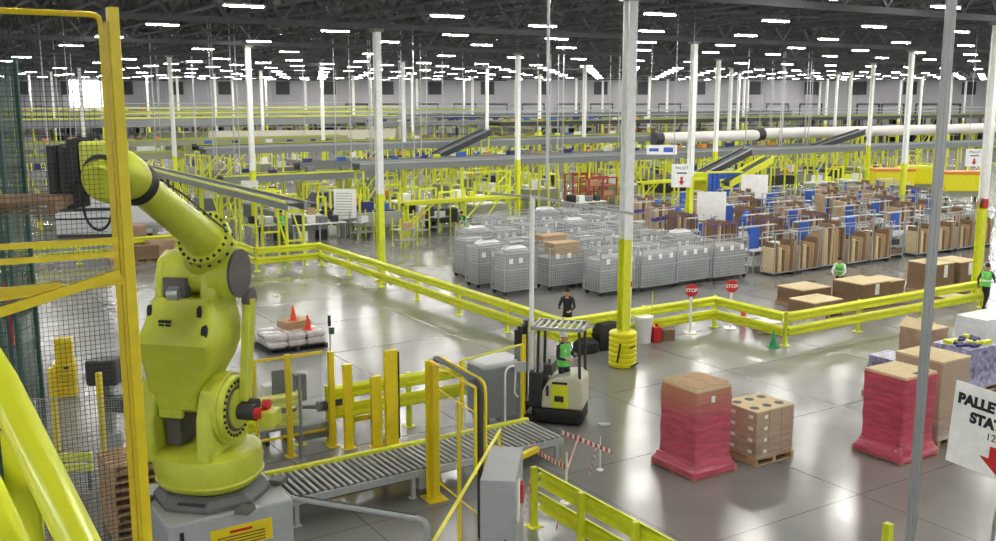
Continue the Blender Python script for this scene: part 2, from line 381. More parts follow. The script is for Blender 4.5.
guard_rail('guard_rail', 'close yellow guard rail running out of the bottom edge beside the grey cabinet', [(-8.28, -7.5), (-8.28, -13)], 5, side=1, h=1.12)
guard_rail('guard_rail', 'low yellow guard rail just behind the roller conveyor', [(-9.6, -1.4), (-5.6, -1.4)], 3, h=1.3)
guard_rail('guard_rail', 'yellow guard rail section standing behind the robot disk', [(-13.5, -1.2), (-10.2, -1.2)], 3, h=1.25)
# ================================================================ ROBOT CELL
RX, RY, RZ = -4.58, 15.1, -math.radians(12)
# pedestal, square to the building grid
pu, pv = UV(-4.06, 14.32)
ped = tuv('robot_pedestal', 'pale grey steel pedestal with a yellow warning plate under the robot', 'pedestal', pu, pv+.93)
MB().box(-.98, .98, -.93, .93, 0, 1.34).build('body', 'grey', ped, bevel=.03)
wp = MB().box(-.35, .62, -.945, -.93, .78, 1.12).build('warning_plate', 'yel', ped, bevel=0); wp['label'] = 'yellow warning plate with red heading'
MB().box(-.05, .3, -.95, -.945, 1.02, 1.06).build('plate_heading', 'redp', wp)
m = MB()
for z in (.96, .91, .86, .81): m.box(-.25, .5, -.95, -.945, z, z+.014)
m.build('plate_text_lines', 'ink', wp)
MB().box(0, .8, -.945, -.93, .2, .7).build('access_panel', 'galv', ped)
MB().box(-.8, -.74, -.95, -.93, 1.05, 1.2).build('latch', 'black', ped)
rob = thing('industrial_robot', 'huge yellow-green six-axis robot arm on the grey pedestal behind the safety fence', 'robot', (RX, RY, 0), RZ)
Rm = Matrix.Translation((RX, RY, 0)) @ Matrix.Rotation(RZ, 4, 'Z'); Ri = Rm.inverted()
def LR(p): return Ri @ Vector(p)
# base casting with flared octagon foot
def octo(r, z, k=.42): 
    a = r; c = r*k
    return [(a, -c, z), (a, c, z), (c, a, z), (-c, a, z), (-a, c, z), (-a, -c, z), (-c, -a, z), (c, -a, z)]
bc = MB().loft([octo(.84, 1.345), octo(.84, 1.42), octo(.74, 1.52, .5), octo(.68, 1.56, .5)])
bc = bc.build('base_casting', 'cast', rob, bevel=.02)
MB().box(-.15, .3, -.81, -.76, 1.41, 1.49).build('nameplate', 'dark', bc)
for sx in (-1, 1):
    for sy in (-1, 1): MB().box(sx*.86-.12, sx*.86+.12, sy*.6-.14, sy*.6+.14, 1.345, 1.43).build('foot_lug', 'cast', bc, bevel=.02)
# turret: oval dish carrying two cheeks
def oval(rx, ry, z, cx=0, cy=0, n=36, sq=2.4):
    out = []
    for j in range(n):
        t = 2*PI*j/n; c, s_ = math.cos(t), math.sin(t)
        out.append((cx+rx*math.copysign(abs(c)**(2/sq), c), cy+ry*math.copysign(abs(s_)**(2/sq), s_), z))
    return out
tur = MB().loft([oval(.58, .58, 1.56), oval(.72, .72, 1.59), oval(.78, .80, 1.66, .0), oval(.80, .82, 1.71, -.01), oval(.78, .79, 1.73, -.01), oval(.82, .80, 1.92, -.03), oval(.83, .76, 2.10, -.06), oval(.74, .62, 2.18, -.08)])
tur = tur.build('turret', 'robot', rob, smooth=True)
chk = [(-.60, 2.0), (.60, 2.0), (.6, 2.75), (.42, 3.2), (.12, 3.36), (-.2, 3.34), (-.46, 3.1), (-.6, 2.7)]
MB().prism(chk, -.92, -.62, 'x').build('left_cheek', 'robot', rob, smooth=True, bevel=.05)
MB().prism([(-.70, 2.0), (.62, 2.0), (.6, 2.7), (.45, 3.15), (.15, 3.36), (-.2, 3.36), (-.5, 3.15), (-.64, 2.75)], .12, .38, 'x').build('right_cheek', 'robot', rob, smooth=True, bevel=.05)
m = MB().cyl((-1.3, -.1, 2.78), (-.92, -.1, 2.78), .15, n=20).cyl((-1.38, -.1, 2.78), (-1.3, -.1, 2.78), .11, n=16).build('left_motor', 'dark', rob, smooth=True)
# big J2 gearbox disk with bolt circle
J2 = Vector((0, -.05, 2.80))
d = MB().cyl((.3, J2.y, J2.z), (.44, J2.y, J2.z), .56, n=40).cyl((.44, J2.y, J2.z), (.52, J2.y, J2.z), .53, .49, n=40).build('axis_disk', 'robot', rob, smooth=True, bevel=.012)
MB().cyl((.52, J2.y, J2.z), (.545, J2.y, J2.z), .36, n=36).build('dark_ring', 'robotd', d, smooth=True)
MB().cyl((.54, J2.y, J2.z), (.57, J2.y, J2.z), .31, n=36).build('disk_hub', 'robot', d, smooth=True)
for k in range(26):
    t = 2*PI*k/26; y, z = J2.y+.425*math.cos(t), J2.z+.425*math.sin(t)
    MB().cyl((.515, y, z), (.54, y, z), .026, n=8).build('bolt', 'black', d)
mo = MB().cyl((.56, J2.y-.02, J2.z-.04), (.86, J2.y-.02, J2.z-.04), .13, n=24).cyl((.56, J2.y+.12, J2.z+.04), (.82, J2.y+.12, J2.z+.04), .1, n=16).build('drive_motor', 'dark', rob, smooth=True)
MB().cyl((.86, J2.y-.06, J2.z-.04), (.95, J2.y-.06, J2.z-.04), .09, n=20).build('red_cap', 'redp', mo, smooth=True)
MB().cyl((.92, J2.y+.12, J2.z+.05), (1.01, J2.y+.12, J2.z+.05), .09, n=20).build('red_cap', 'redp', mo, smooth=True)
MB().box(.9, 1.14, -.1, .25, 2.52, 2.78).build('motor_bracket', 'robot', rob, bevel=.03)
# lower arm (J2 arm): a broad bulging casting
def sec(z, xl, xr, yf, yb, r=.1): 
    return [(p[0], p[1], z) for p in rrect((xr-xl)/2, (yb-yf)/2, r, 5, (xl+xr)/2, (yf+yb)/2)]
la = MB().loft([sec(2.78, -.62, .04, -.34, .28), sec(2.84, -.72, .06, -.42, .36), sec(3.05, -.76, .08, -.46, .40), sec(3.3, -.77, .16, -.50, .42), sec(3.55, -.77, .32, -.58, .42), sec(3.80, -.77, .43, -.68, .42), sec(3.94, -.76, .46, -.74, .42, .12), sec(4.04, -.74, .46, -.70, .42, .12),
  sec(4.28, -.68, .44, -.58, .40), sec(4.54, -.61, .38, -.50, .36), sec(4.60, -.58, .36, -.46, .34)])
la = la.build('lower_arm', 'robot', rob, smooth=True)
# ears that cradle the elbow
ear = [(-.36, 4.35), (.32, 4.35), (.34, 4.9), (.25, 5.16), (0, 5.27), (-.25, 5.16), (-.36, 4.9)]
MB().prism(ear, -.60, -.44, 'x').build('left_ear', 'robot', rob, smooth=True, bevel=.05)
MB().prism(ear, .14, .42, 'x').build('right_ear', 'robot', rob, smooth=True, bevel=.05)
MB().cyl((-.30, -.43, 4.67), (-.12, -.43, 4.67), .11, n=20).build('inner_motor', 'galv', rob, smooth=True)
m = MB()
for x, z, rx, rz in ((-.58, 4.40, .04, .11), (.24, 4.40, .04, .12), (.36, 4.12, .05, .13)):
    yy = -.53 if z > 4.2 else -.64
    MB().prism([(x+rx*math.cos(t*PI/6), z+rz*math.sin(t*PI/6)) for t in range(12)], yy-.03, yy+.1, 'y').build('slot', 'black', la)

m = MB()
for dx in (-.055, .055):
    for dz in (-.03, .03): m.box(-.30+dx-.045, -.30+dx+.045, -.62, -.55, 4.24+dz-.022, 4.24+dz+.022)
m.build('round_logo', 'black', la)
# gap cover between arm foot and turret
MB().box(-.58, -.32, -.3, .3, 2.2, 2.8).box(-.1, .1, -.1, .3, 2.2, 2.8).build('arm_stop', 'robotd', rob, bevel=.02)
MB().box(-.6, -.2, -.45, -.36, 2.70, 2.84).build('lower_lip', 'robot', rob, bevel=.02)
MB().box(-.40, -.04, -.43, -.25, 4.55, 4.90).build('elbow_recess_shade', 'robotd', rob)  # solid block; its dark colour paints the shade of an opening between the ears
# elbow casting along J3 axis
J3 = Vector((0, 0, 4.94)); ringc = LR(AT(206, 240, 14.5)); wr = LR(AT(137, 184, 12.8)); DW = (wr-ringc).length; ad = (wr-ringc).normalized()
el = MB().cyl((-.45, 0, 4.94), (.5, 0, 4.94), .34, n=32).cyl((.3, 0, 4.94), (.5, 0, 4.94), .40, n=32).cyl((.5, 0, 4.94), (.62, 0, 4.94), .41, .38, n=32)
el.build('elbow_housing', 'robot', rob, smooth=True)
def ring_pts(c, d, r, n=32, sx=1.0):
    a, b_ = MB().frame(d); return [c+a*(sx*r*math.cos(2*PI*i/n))+b_*(r*math.sin(2*PI*i/n)) for i in range(n)]
c0 = Vector((-.05, .1, 4.98)); d0 = Vector((0, .1, 1)).normalized()
el2 = MB().loft([ring_pts(c0, (ad+Vector((0, .3, 1.0))).normalized(), .36), ring_pts(c0*.5+ringc*.5+Vector((0, .12, .0)), (ad+Vector((0, .0, .5))).normalized(), .38), ring_pts(ringc-ad*.1, ad, .38), ring_pts(ringc, ad, .40), ring_pts(ringc+ad*.1, ad, .40), ring_pts(ringc+ad*.1, ad, .34)])
fl2 = el2.build('elbow_flange', 'robot', rob, smooth=True)
a_, b_ = MB().frame(ad)
for k in range(22):
    t = 2*PI*k/22; p = ringc+ad*.1+(a_*math.cos(t)+b_*math.sin(t))*.365
    MB().cyl(p-ad*.01, p+ad*.03, .022, n=8).build('bolt', 'black', fl2)
for k in range(16):
    t = 2*PI*k/16+.1; p = ringc-ad*.04+(a_*math.cos(t)+b_*math.sin(t))*.38; q = (a_*math.cos(t)+b_*math.sin(t))
    MB().cyl(p, p+q*.035, .028, n=8).build('bolt', 'dark', fl2)
dc = MB().cyl((.62, 0, 4.94), (.66, 0, 4.94), .37, n=36).build('disk_cover', 'robotd', rob, smooth=True); dc['label'] = 'round dark grey cover on the elbow'
# small link on the right
MB().cyl((.60, .25, 4.52), (.72, .25, 4.52), .15, n=24).build('link_pivot', 'robotd', rob, smooth=True)
MB().bar((.66, .25, 4.50), (.62, .05, 2.9), .14, .2).build('parallel_link', 'robot', rob, bevel=.02)
# upper arm tube
ua = MB().loft([ring_pts(ringc+ad*t_, ad, r) for t_, r in ((.1, .30), (.25, .26), (.9, .235), (1.7, .22), (DW, .22))])
ua.build('upper_arm', 'robot', rob, smooth=True)
wb = MB().loft([ring_pts(ringc+ad*t_, ad, r) for t_, r in ((DW-.08, .23), (DW-.06, .28), (DW+.06, .28), (DW+.08, .23))]).build('wrist_band', 'black', rob, smooth=True)
wc = wr+ad*.36+Vector((-.06, 0, 0))
MB().loft([ring_pts(ringc+ad*t_, ad, r) for t_, r in ((DW+.04, .24), (DW+.2, .28), (DW+.45, .27), (DW+.6, .2), (DW+.66, .1))]).build('wrist_casting', 'robot', rob, smooth=True)
a1 = LR(Vector((-4.67, 12.67, 6.5))+Vector((0, 0, 0)))
side = Vector((0, -1, -.25)).normalized()
wd = MB().cyl(wc+side*.2, wc+side*.38, .27, n=32).cyl(wc+side*.38, wc+side*.42, .24, .21, n=32).build('wrist_disk', 'robot', rob, smooth=True)
MB().tube([p+side*.18 for p in ring_pts(wc+side*.1, side, .285, 32)], .035, 8, True).build('seal_ring', 'black', wd, smooth=True)
hb = wc+Vector((-.14, -.05, .20))
MB().cb(hb.x, hb.y, hb.z, .46, .42, .38).build('wrist_head', 'robot', rob, bevel=.04)
fx = hb.x-.25
MB().loft([[(fx, hb.y-.2, hb.z-.3), (fx, hb.y+.2, hb.z-.3), (fx, hb.y+.2, hb.z+.24), (fx, hb.y-.2, hb.z+.24)], [(fx-.12, hb.y-.24, hb.z-.38), (fx-.12, hb.y+.24, hb.z-.38), (fx-.12, hb.y+.24, hb.z+.2), (fx-.12, hb.y-.24, hb.z+.2)]]).build('tool_flange', 'black', rob, bevel=.02)
gr = MB().box(fx-.42, fx-.30, hb.y-.22, hb.y+.22, hb.z-.62, hb.z+.14).box(fx-.26, fx-.14, hb.y-.22, hb.y+.22, hb.z-.66, hb.z+.12).build('gripper_plate', 'black', rob, bevel=.02)
MB().bar((fx-.38, hb.y, hb.z+.05), (fx-.02, hb.y, hb.z+.05), .12, .12).box(fx-.42, fx-.38, hb.y-.1, hb.y+.1, hb.z-.5, hb.z+.1).build('gripper_arm', 'dark', rob)
lc = wc+Vector((-.22, -.15, -.42))
MB().tube([lc+Vector((.20*math.cos(t*PI/14), 0, .30*math.sin(t*PI/14))) for t in range(28)], .018, 6, True).build('cable_loop', 'black', rob, smooth=True)
MB().tube([ringc+ad*1.9+Vector((.3, 0, .1)), ringc+ad*1.3+Vector((.33, 0, .14)), ringc+ad*.6+Vector((.36, 0, .12)), ringc+ad*.1+Vector((.4, 0, .1))], .014, 6).build('arm_cable', 'dark', rob, smooth=True)
# -------- wooden pallet builder (1.2 x 1.0)
def pallet_mb(Lx=1.2, Ly=1.0, n=7):
    m = MB(); h = .014
    for i in range(n):
        y = -Ly/2+.05+(Ly-.1)*i/(n-1); m.box(-Lx/2, Lx/2, y-.045, y+.045, .125, .145)
    for x in (-Lx/2+.05, 0, Lx/2-.05): m.box(x-.045, x+.045, -Ly/2, Ly/2, .02, .125)
    for y in (-Ly/2+.05, 0, Ly/2-.05): m.box(-Lx/2, Lx/2, y-.05, y+.05, 0, .02)
    return m
x, y, z = AT(10, 200, 11.9)
for k in range(1):
    o = pallet_mb(1.3, 1.1).build('wooden_pallet', 'cardd', None, loc=(x-.02, y, z-.12+k*.147), rz=.2); tag(o, 'wooden pallet held up beside the robot gripper', 'pallet')
# ================================================================ TALL SAFETY FENCE beside the camera
PX, PY, _ = AT(129, 270, 10.5)
fn = thing('safety_fence', 'tall yellow-framed black wire mesh safety fence between camera and robot', 'fence', (PX, PY, 0), TH+PI)
# local +x runs along -u (to the left)
MB().box(-.055, .055, -.06, .06, 0, 8.5).build('post', 'yel', fn, bevel=.01)
MB().box(.055, .085, -.03, .03, 0, 8.35).build('post_flange', 'yeld', fn)
c = [(.12, 0), (.12, 8.3), (.125, 8.35), (.14, 8.39), (.17, 8.41), (.22, 8.42), (3.2, 8.42)]
MB().tube([(p[0], 0, p[1]) for p in c], .03, 8).build('gate_frame', 'yeld', fn, smooth=True)
def zl(px, py, t):   # height at distance t along the fence for a pixel row near column px
    x = PX-CT*t; y = PY-ST*t; return AT(px, py, y)[2]
def rail_at(p0, p1, wd, ht, name='rail', mt='yel', off=0):
    pts = []
    for px, py in (p0, p1):
        # intersect the pixel ray with the fence plane
        dx, dy, dz = _ray(px, py); nx, ny = -ST, CT
        t = (nx*PX+ny*PY)/(nx*dx+ny*dy); X, Y, Z = dx*t, dy*t, CAM_H+dz*t
        s_ = (PX-X)*CT+(PY-Y)*ST; pts.append((s_, off, Z))
    d = Vector(pts[1])-Vector(pts[0]); q0 = Vector(pts[0])-d*.9
    return MB().bar(q0 if p0[0] <= 1 else pts[0], pts[1], wd, ht).build(name, mt, fn)
rail_at((0, 247), (118, 240), .05, .06, off=.0)
rail_at((0, 262), (118, 254), .05, .06, off=.0)
rail_at((0, 310), (118, 272), .05, .10, 'diagonal_brace', off=.10)
rail_at((0, 297), (134, 279), .08, .07, 'cross_rail')
rail_at((0, 292), (60, 286), .04, .10, 'cross_rail', 'yeld', .05)
wm = MB()
zz = .3
for i in range(60):
    x = .24+i*.05; wm.box(x-.0022, x+.0022, -.0022, .0022, .3, 8.33)
for i in range(160):
    z = .3+i*.05
    if z < 8.33: wm.box(.19, 3.2, .0022, .0066, z-.0022, z+.0022)
wm.build('wire_mesh', 'wire', fn)
# ================================================================ NEAR PLATFORM HANDRAIL (camera stands behind it)
hr = thing('handrail', 'bright yellow-green platform handrail tubes crossing the lower left corner', 'handrail', (0, 0, 0))
def PT(px, py, Y): return Vector(AT(px, py, Y))
a = PT(-60, 200, 1.5); b_ = PT(15, 400, 1.1); cc = PT(118, 640, .86)
MB().tube([PT(-75, 250, 1.36), PT(0, 382, 1.2), PT(78, 541, 1.04), PT(150, 700, .92)], .0215, 16).build('top_rail', 'guard', hr, smooth=True)
pp = PT(18, 430, 1.22)
MB().tube([pp, pp+Vector((.0, 0, -1.1))], .021, 16).build('post', 'guard', hr, smooth=True)
MB().tube([PT(-60, 380, 1.36), PT(-22, 470, 1.2), PT(26, 580, 1.04), PT(60, 680, .95)], .0205, 16).build('mid_rail', 'guard', hr, smooth=True)
MB().bar((-2.4, 1.3, 6.09), (.3, 1.3, 6.09), 1.0, .02).build('toe_board', 'galv', hr)
# ================================================================ TEAL LIFT TOWER behind the fence
x, y = G(22, 478)
tt = thing('mesh_lift_tower', 'dark teal mesh-clad lift shaft behind the left end of the safety fence', 'lift tower', (x+.08, y, 0), .0)
tt.scale = (.62, 1, 1)
for i, (sx, sy) in enumerate(((-.45, -.4), (.45, -.4), (.45, .4), (-.45, .4))): MB().box(sx-.05, sx+.05, sy-.05, sy+.05, 0, 8.3).build('corner_post', 'teal', tt)
m = MB()
for i in range(19): x_ = -.42+i*.047; m.box(x_-.012, x_+.012, -.42, -.41, .2, 8.2)
for i in range(15): y_ = -.36+i*.052; m.box(.42, .43, y_-.012, y_+.012, .2, 8.2)
for i in range(28): z = .3+i*.28; m.box(-.45, .45, -.43, -.415, z, z+.03).box(.43, .445, -.4, .4, z, z+.03)
m.build('mesh_panel', 'teal', tt)
MB().box(-.42, .42, -.38, .38, 6.15, 6.3).build('lift_deck', 'cardd', tt); MB().box(-.42, .42, -.38, .38, 3.4, 3.55).build('lift_deck', 'cardd', tt)
MB().tube([(.2, -.46, 4.1), (.3, -.46, 3.5), (.35, -.46, 2.9)], .03, 6).build('red_hose', 'redp', tt)
x, y = G(-45, 470)
mb = thing('mesh_bay', 'darker teal mesh cage bay cut off by the left edge', 'mesh cage', (x, y+.5, 0), .0)
m = MB()
for i in range(26): x_ = -.9+i*.07; m.box(x_-.01, x_+.01, -.01, .01, 0, 7.9)
for i in range(50): z = .1+i*.16; m.box(-.9, .9, -.02, -.01, z, z+.014)
m.build('mesh_panel', 'dark', mb)
for q in (-.95, .88): MB().box(q, q+.07, -.04, .04, 0, 8).build('frame_post', 'teal', mb)
MB().box(-.8, .8, .2, .6, 6.7, 7.5).build('green_machine_head', 'vest', mb, bevel=.05)
for q in (1.6, 4.6): MB().box(-.85, .85, .1, .9, q, q+.12).build('shelf', 'dark', mb)
# ================================================================ things seen through the fence
x, y = G(67, 395)
o = thing('guard_post', 'yellow ribbed plastic guard stack seen through the mesh', 'column guard', (x, y, 0), .3)
m = MB()
for k in range(9): m.box(-.26, .26, -.24, .24, .02+k*.1, .09+k*.1)
for k in range(6): m.box(-.2, .22, -.2, .2, .92+k*.1, .99+k*.1)
m.box(-.18, .18, -.16, .16, 0, 1.5); m.build('ribbed_body', 'yel', o)
MB().box(.0, .12, -.26, -.24, .75, .82).build('handle_slot', 'black', o)
# stack of spare pallets at the foot of the post
x, y = G(138, 536)
x0, y0 = x, y+.2
for k in range(9):
    o = pallet_mb(1.1, 1.0).build('wooden_pallet', 'wood', None, loc=(x0-.15+R.uniform(-.02, .02), y0+.3, .002+k*.147), rz=TH+R.uniform(-.03, .03))
    tag(o, ORD[k]+' pallet from the floor in the stack left of the robot pedestal', 'pallet', 'spare pallets stacked beside the robot')
# low mesh fence inside the cell
lf = thing('mesh_fence', 'low galvanised wire fence panel inside the robot cell', 'fence', G(40, 500)+(0,), .08)
for q in ((0, .06, -.03, .03, 0, 2.0), (1.35, 1.6, -.04, .04, 0, 1.3), (2.2, 2.26, -.03, .03, 0, 2.0)): MB().box(*q).build('post', 'galv', lf)
for q in (2.0, 1.15): MB().tube([(0, 0, q), (2.26, 0, q)], .02, 6).build('rail', 'galv', lf)
m = MB()
for i in range(45): m.box(i*.05+.05-.002, i*.05+.05+.002, -.002, .002, .1, 2.0)
for i in range(38): m.box(0, 2.26, .002, .006, .1+i*.05, .104+i*.05)
m.build('wire_mesh', 'wireg', lf)
yb = thing('yellow_barrier', 'short bright yellow double barrier low behind the mesh fence', 'barrier', G(55, 492)+(0,), .1)
MB().box(0, .75, -.04, .04, .62, .78).build('beam', 'guard', yb); MB().box(0, .75, -.04, .04, .42, .56).build('beam', 'guard', yb)
MB().box(.1, .16, .04, .1, 0, .8).box(.62, .68, .04, .1, 0, .8).build('post', 'dark', yb)
for (px, py, hh, lab) in ((60, 478, 2.3, 'yellow steel post directly below the ribbed yellow guard stack'), (106, 478, 2.2, 'yellow steel post beside the robot left-hand motor')):
    o = MB().box(-.05, .05, -.05, .05, 0, hh).box(-.1, .1, -.1, .1, 0, .015).build('steel_post', 'yel', None, loc=G(px, py)+(0,)); tag(o, lab, 'post')
mc = thing('motor_unit', 'dark motor unit on a stand seen through mesh left of the robot', 'machine', G(112, 455)+(0,), 0)
MB().box(-.35, .3, -.25, .25, 1.6, 2.15).build('housing', 'dark', mc, bevel=.05); MB().cyl((.05, -.3, 1.25), (.5, -.3, 1.25), .2, n=16).build('motor', 'dark', mc, smooth=True); MB().box(-.08, .08, -.08, .08, 0, 1.6).box(-.04, .1, -.28, 0, 1.1, 1.35).build('stand', 'mgrey', mc)
# ================================================================ ROLLER CONVEYOR
U0, U1, V0, V1, HC = -12.0, -5.95, -5.25, -3.95, .55
cv = tuv('roller_conveyor', 'steel roller conveyor with yellow-green edge strip leading to the robot', 'conveyor', U0, V0)
CL, CW = U1-U0, V1-V0
MB().box(0, CL, 0, .05, HC-.14, HC-.01).build('side_frame', 'grey', cv); MB().box(0, CL, CW-.05, CW, HC-.14, HC-.01).build('side_frame', 'grey', cv)
MB().box(0, CL, CW-.02, CW+.09, HC-.02, HC+.07).build('edge_strip', 'guard', cv, bevel=.02)
rm = MB().cyl((0, .04, 0), (0, CW-.04, 0), .034, n=10).mesh('roller', 'galv', True)
for k in range(46):
    o = bpy.data.objects.new('roller', rm); C.objects.link(o); o.parent = cv; o.location = (.06+k*(CL-.12)/45, 0, HC)
for x in (.15, 2.5, 4.3, CL-.15):
    for y in (.06, CW-.06): MB().box(x-.04, x+.04, y-.04, y+.04, 0, HC-.14).box(x-.08, x+.08, y-.07, y+.07, 0, .012).build('leg', 'grey', cv)
MB().box(2.62, 2.98, .02, .3, .14, .42).build('drive_box', 'grey', cv, bevel=.02)
MB().box(.05, CL-.05, .1, CW-.1, HC-.2, HC-.17).build('drip_tray', 'dark', cv)
MB().box(-.35, 0, .3, CW-.1, HC-.35, HC-.05).cyl((-.3, .2, HC-.2), (-.02, .2, HC-.2), .09, n=14).build('end_drive', 'dark', cv)
# ================================================================ LIGHT-CURTAIN PORTAL on the conveyor's near side
A = Vector(G(433, 497)+(0,)); B = Vector(G(480, 383, 2.8)+(0,)); dr = (B-A); Lg = dr.length
po = thing('safety_portal', 'tall yellow rounded portal frame with black edge on the near side of the roller conveyor', 'safety gate', A, math.atan2(dr.y, dr.x))
po.rotation_euler.z = math.atan2(dr.y, dr.x)
MB().box(-.04, .04, -.13, .13, 0.01, 2.72).build('wide_post', 'yel', po, bevel=.02); MB().box(.06, .2, -.06, .06, 0.01, 2.65).build('wide_post', 'yeld', po)
MB().box(-.15, .3, -.2, .2, 0, .02).build('foot_plate', 'yel', po)
arc = [(0, 2.60), (.02, 2.70), (.08, 2.77), (.18, 2.80), (Lg-.2, 2.80), (Lg-.08, 2.77), (Lg-.02, 2.70), (Lg, 2.58), (Lg, .01)]
MB().tube([(p[0], .1, p[1]) for p in arc], .035, 8).build('frame_tube', 'yel', po, smooth=True)
MB().tube([(p[0], .0, p[1]) for p in arc[3:]], .055, 8).build('black_edge', 'dark', po, smooth=True)
MB().tube([(.15, -.1, 2.76), (Lg+.03, -.1, 2.74), (Lg+.03, -.1, 1.2)], .03, 8).build('frame_tube', 'yel', po, smooth=True)
MB().tube([(.1, .1, 2.15), (Lg, .1, 2.15)], .022, 6).build('mid_rail', 'yel', po)
MB().box(Lg*.48-.03, Lg*.48+.03, .07, .13, .3, 2.15).build('mid_post', 'yel', po)
MB().tube([(.1, .1, .3), (Lg, .1, .3)], .022, 6).build('low_rail', 'yel', po)
MB().box(.15, Lg-.05, .095, .105, .35, 2.1).build('clear_panel', 'clear', po)
# fence behind it with clear panel
A = Vector(G(462, 452)+(0,)); B = Vector(G(522, 430)+(0,)); dr = B-A; L2 = dr.length
cf = thing('panel_fence', 'thin yellow framed clear panel fence between portal and forklift', 'fence', A, math.atan2(dr.y, dr.x))
for x in (0, L2): MB().box(x-.035, x+.035, -.035, .035, 0, 2.05).build('post', 'yel', cf)
MB().box(0, L2, -.015, .015, 2.02, 2.06).build('top_rail', 'gpost', cf); MB().box(0, L2, -.015, .015, .15, .19).build('bottom_rail', 'gpost', cf)
MB().box(.03, L2-.03, -.004, .004, .19, 2.02).build('clear_panel', 'clear', cf)
# control stand behind
cs = thing('control_stand', 'dark grey shrouded equipment bin behind the clear panel fence', 'equipment bin', G(497, 418)+(0,), TH)
MB().box(-.6, .5, -.4, .4, .15, 1.35).build('bin_body', 'dark', cs, bevel=.03); MB().box(-.62, .52, -.42, .42, 1.35, 1.5).build('bag_top', 'bag', cs, bevel=.06); MB().box(-.5, -.4, -.3, .3, 0, .15).box(.3, .4, -.3, .3, 0, .15).build('foot', 'black', cs)
wh = thing('cable_hoop', 'white bent tube hoop with a small switch box beside the conveyor', 'hoop', G(505, 436)+(0,), .2)
MB().tube([(0, 0, 0), (0, 0, 1.45), (.03, 0, 1.55), (.1, 0, 1.62), (.25, 0, 1.64)], .025, 8).build('tube', 'white', wh, smooth=True); MB().box(.22, .48, -.05, .05, 1.5, 1.72).build('switch_box', 'grey', wh); MB().tube([(.24, 0, 1.5), (.22, 0, 1.0), (.3, 0, .9)], .015, 6).build('cable', 'white', wh)
# ================================================================ posts and guards on the conveyor's far side
def plate_post(px, py, wd, dp, h, lab, mt='yel', extra=None, rz=TH):
    o = thing('guard_post', lab, 'post', G(px, py)+(0,), rz)
    MB().box(-wd/2, wd/2, -dp/2, dp/2, 0.012, h).build('post_body', mt, o, bevel=.015); MB().box(-wd/2-.06, wd/2+.06, -dp/2-.06, dp/2+.06, 0, .014).build('foot_plate', mt, o)
    return o
p = plate_post(333, 446, .13, .13, 2.15, 'round yellow post carrying the grey beacon pole', 'yel')
MB().cyl((0, 0, 2.15), (0, 0, 2.72), .012, n=8).build('beacon_pole', 'galv', p); MB().cyl((0, 0, 2.72), (0, 0, 2.95), .035, n=10).build('beacon', 'black', p); MB().cb(.03, -.04, 2.62, .1, .08, .14).build('green_button_box', 'teal', p)
plate_post(349, 448, .2, .12, 1.9, 'yellow box-section post just right of the beacon post', 'yel')
plate_post(377, 446, .24, .1, 1.6, 'shorter yellow plate post behind the middle of the roller conveyor', 'yel')
p = plate_post(392, 444, .3, .12, 2.15, 'tall wide yellow plate post with black edge behind the roller conveyor', 'yel')
MB().box(.15, .18, -.07, -.02, .1, 2.1).build('black_edge', 'black', p)
plate_post(291, 456, .12, .1, 2.25, 'yellow post between robot elbow link and beacon post', 'yeld')
plate_post(302, 460, .06, .06, 1.9, 'slim grey post between the two yellow posts near the robot', 'mgrey')
x, y = G(350, 438)
sg = thing('swing_gate', 'low yellow swing gate between the plate posts', 'gate', (x, y+.2, 0), TH)
MB().box(0, .08, -.04, .04, 0, 1.15).build('stile', 'gpost', sg); MB().box(.7, .78, -.04, .04, 0, 1.15).build('stile', 'gpost', sg)
for z in (.3, .65, 1.02): MB().box(.08, .7, -.03, .03, z, z+.12).build('bar', 'yel', sg)
fr = thing('cell_side_frame', 'thin yellow top rail frame right of the robot link arm', 'fence', G(262, 458)+(0,), TH)
MB().box(-.1, 1.45, -.02, .02, 2.1, 2.16).build('rail', 'yeld', fr); MB().box(-.1, 1.5, -.02, .02, .35, .4).build('rail', 'yeld', fr); MB().box(-.12, -.06, -.03, .03, 0, 2.16).build('post', 'yeld', fr)
MB().box(-.05, 1.4, -.004, .004, .4, 2.1).build('clear_panel', 'clear', fr)
eq = thing('control_console', 'grey control box with black cables seen right of the robot', 'control box', G(284, 440)+(0,), TH)
MB().box(-.5, .1, -.2, .2, .3, 1.0).build('cabinet', 'mgrey', eq, bevel=.02); MB().box(-.3, .0, -.25, -.2, 1.0, 1.7).box(.25, .5, -.2, .0, .9, 1.5).build('black_bracket', 'black', eq); MB().box(-.45, .0, -.15, .15, 1.05, 1.35).build('white_unit', 'white', eq, bevel=.03)
MB().tube([(-.4, -.2, .9), (-.1, -.35, .7), (.3, -.3, .8), (.8, -.25, .7)], .05, 8).build('cable_bundle', 'black', eq, smooth=True); MB().box(-.48, -.4, -.2, .2, 0, .3).box(0, .08, -.2, .2, 0, .3).build('foot', 'dark', eq)
eq = thing('drive_unit', 'dark drive unit under clear panel between conveyor and rail', 'machine', G(318, 447)+(0,), TH)
MB().box(-.4, .5, .1, .5, .15, .5).build('housing', 'mgrey', eq, bevel=.03); MB().cyl((.1, .2, .85), (.7, .2, .85), .12, n=14).build('motor', 'dark', eq, smooth=True); MB().box(.3, .4, .15, .25, .5, .8).box(-.35, -.3, .15, .2, 0, .15).box(.4, .45, .15, .2, 0, .15).build('bracket', 'black', eq)
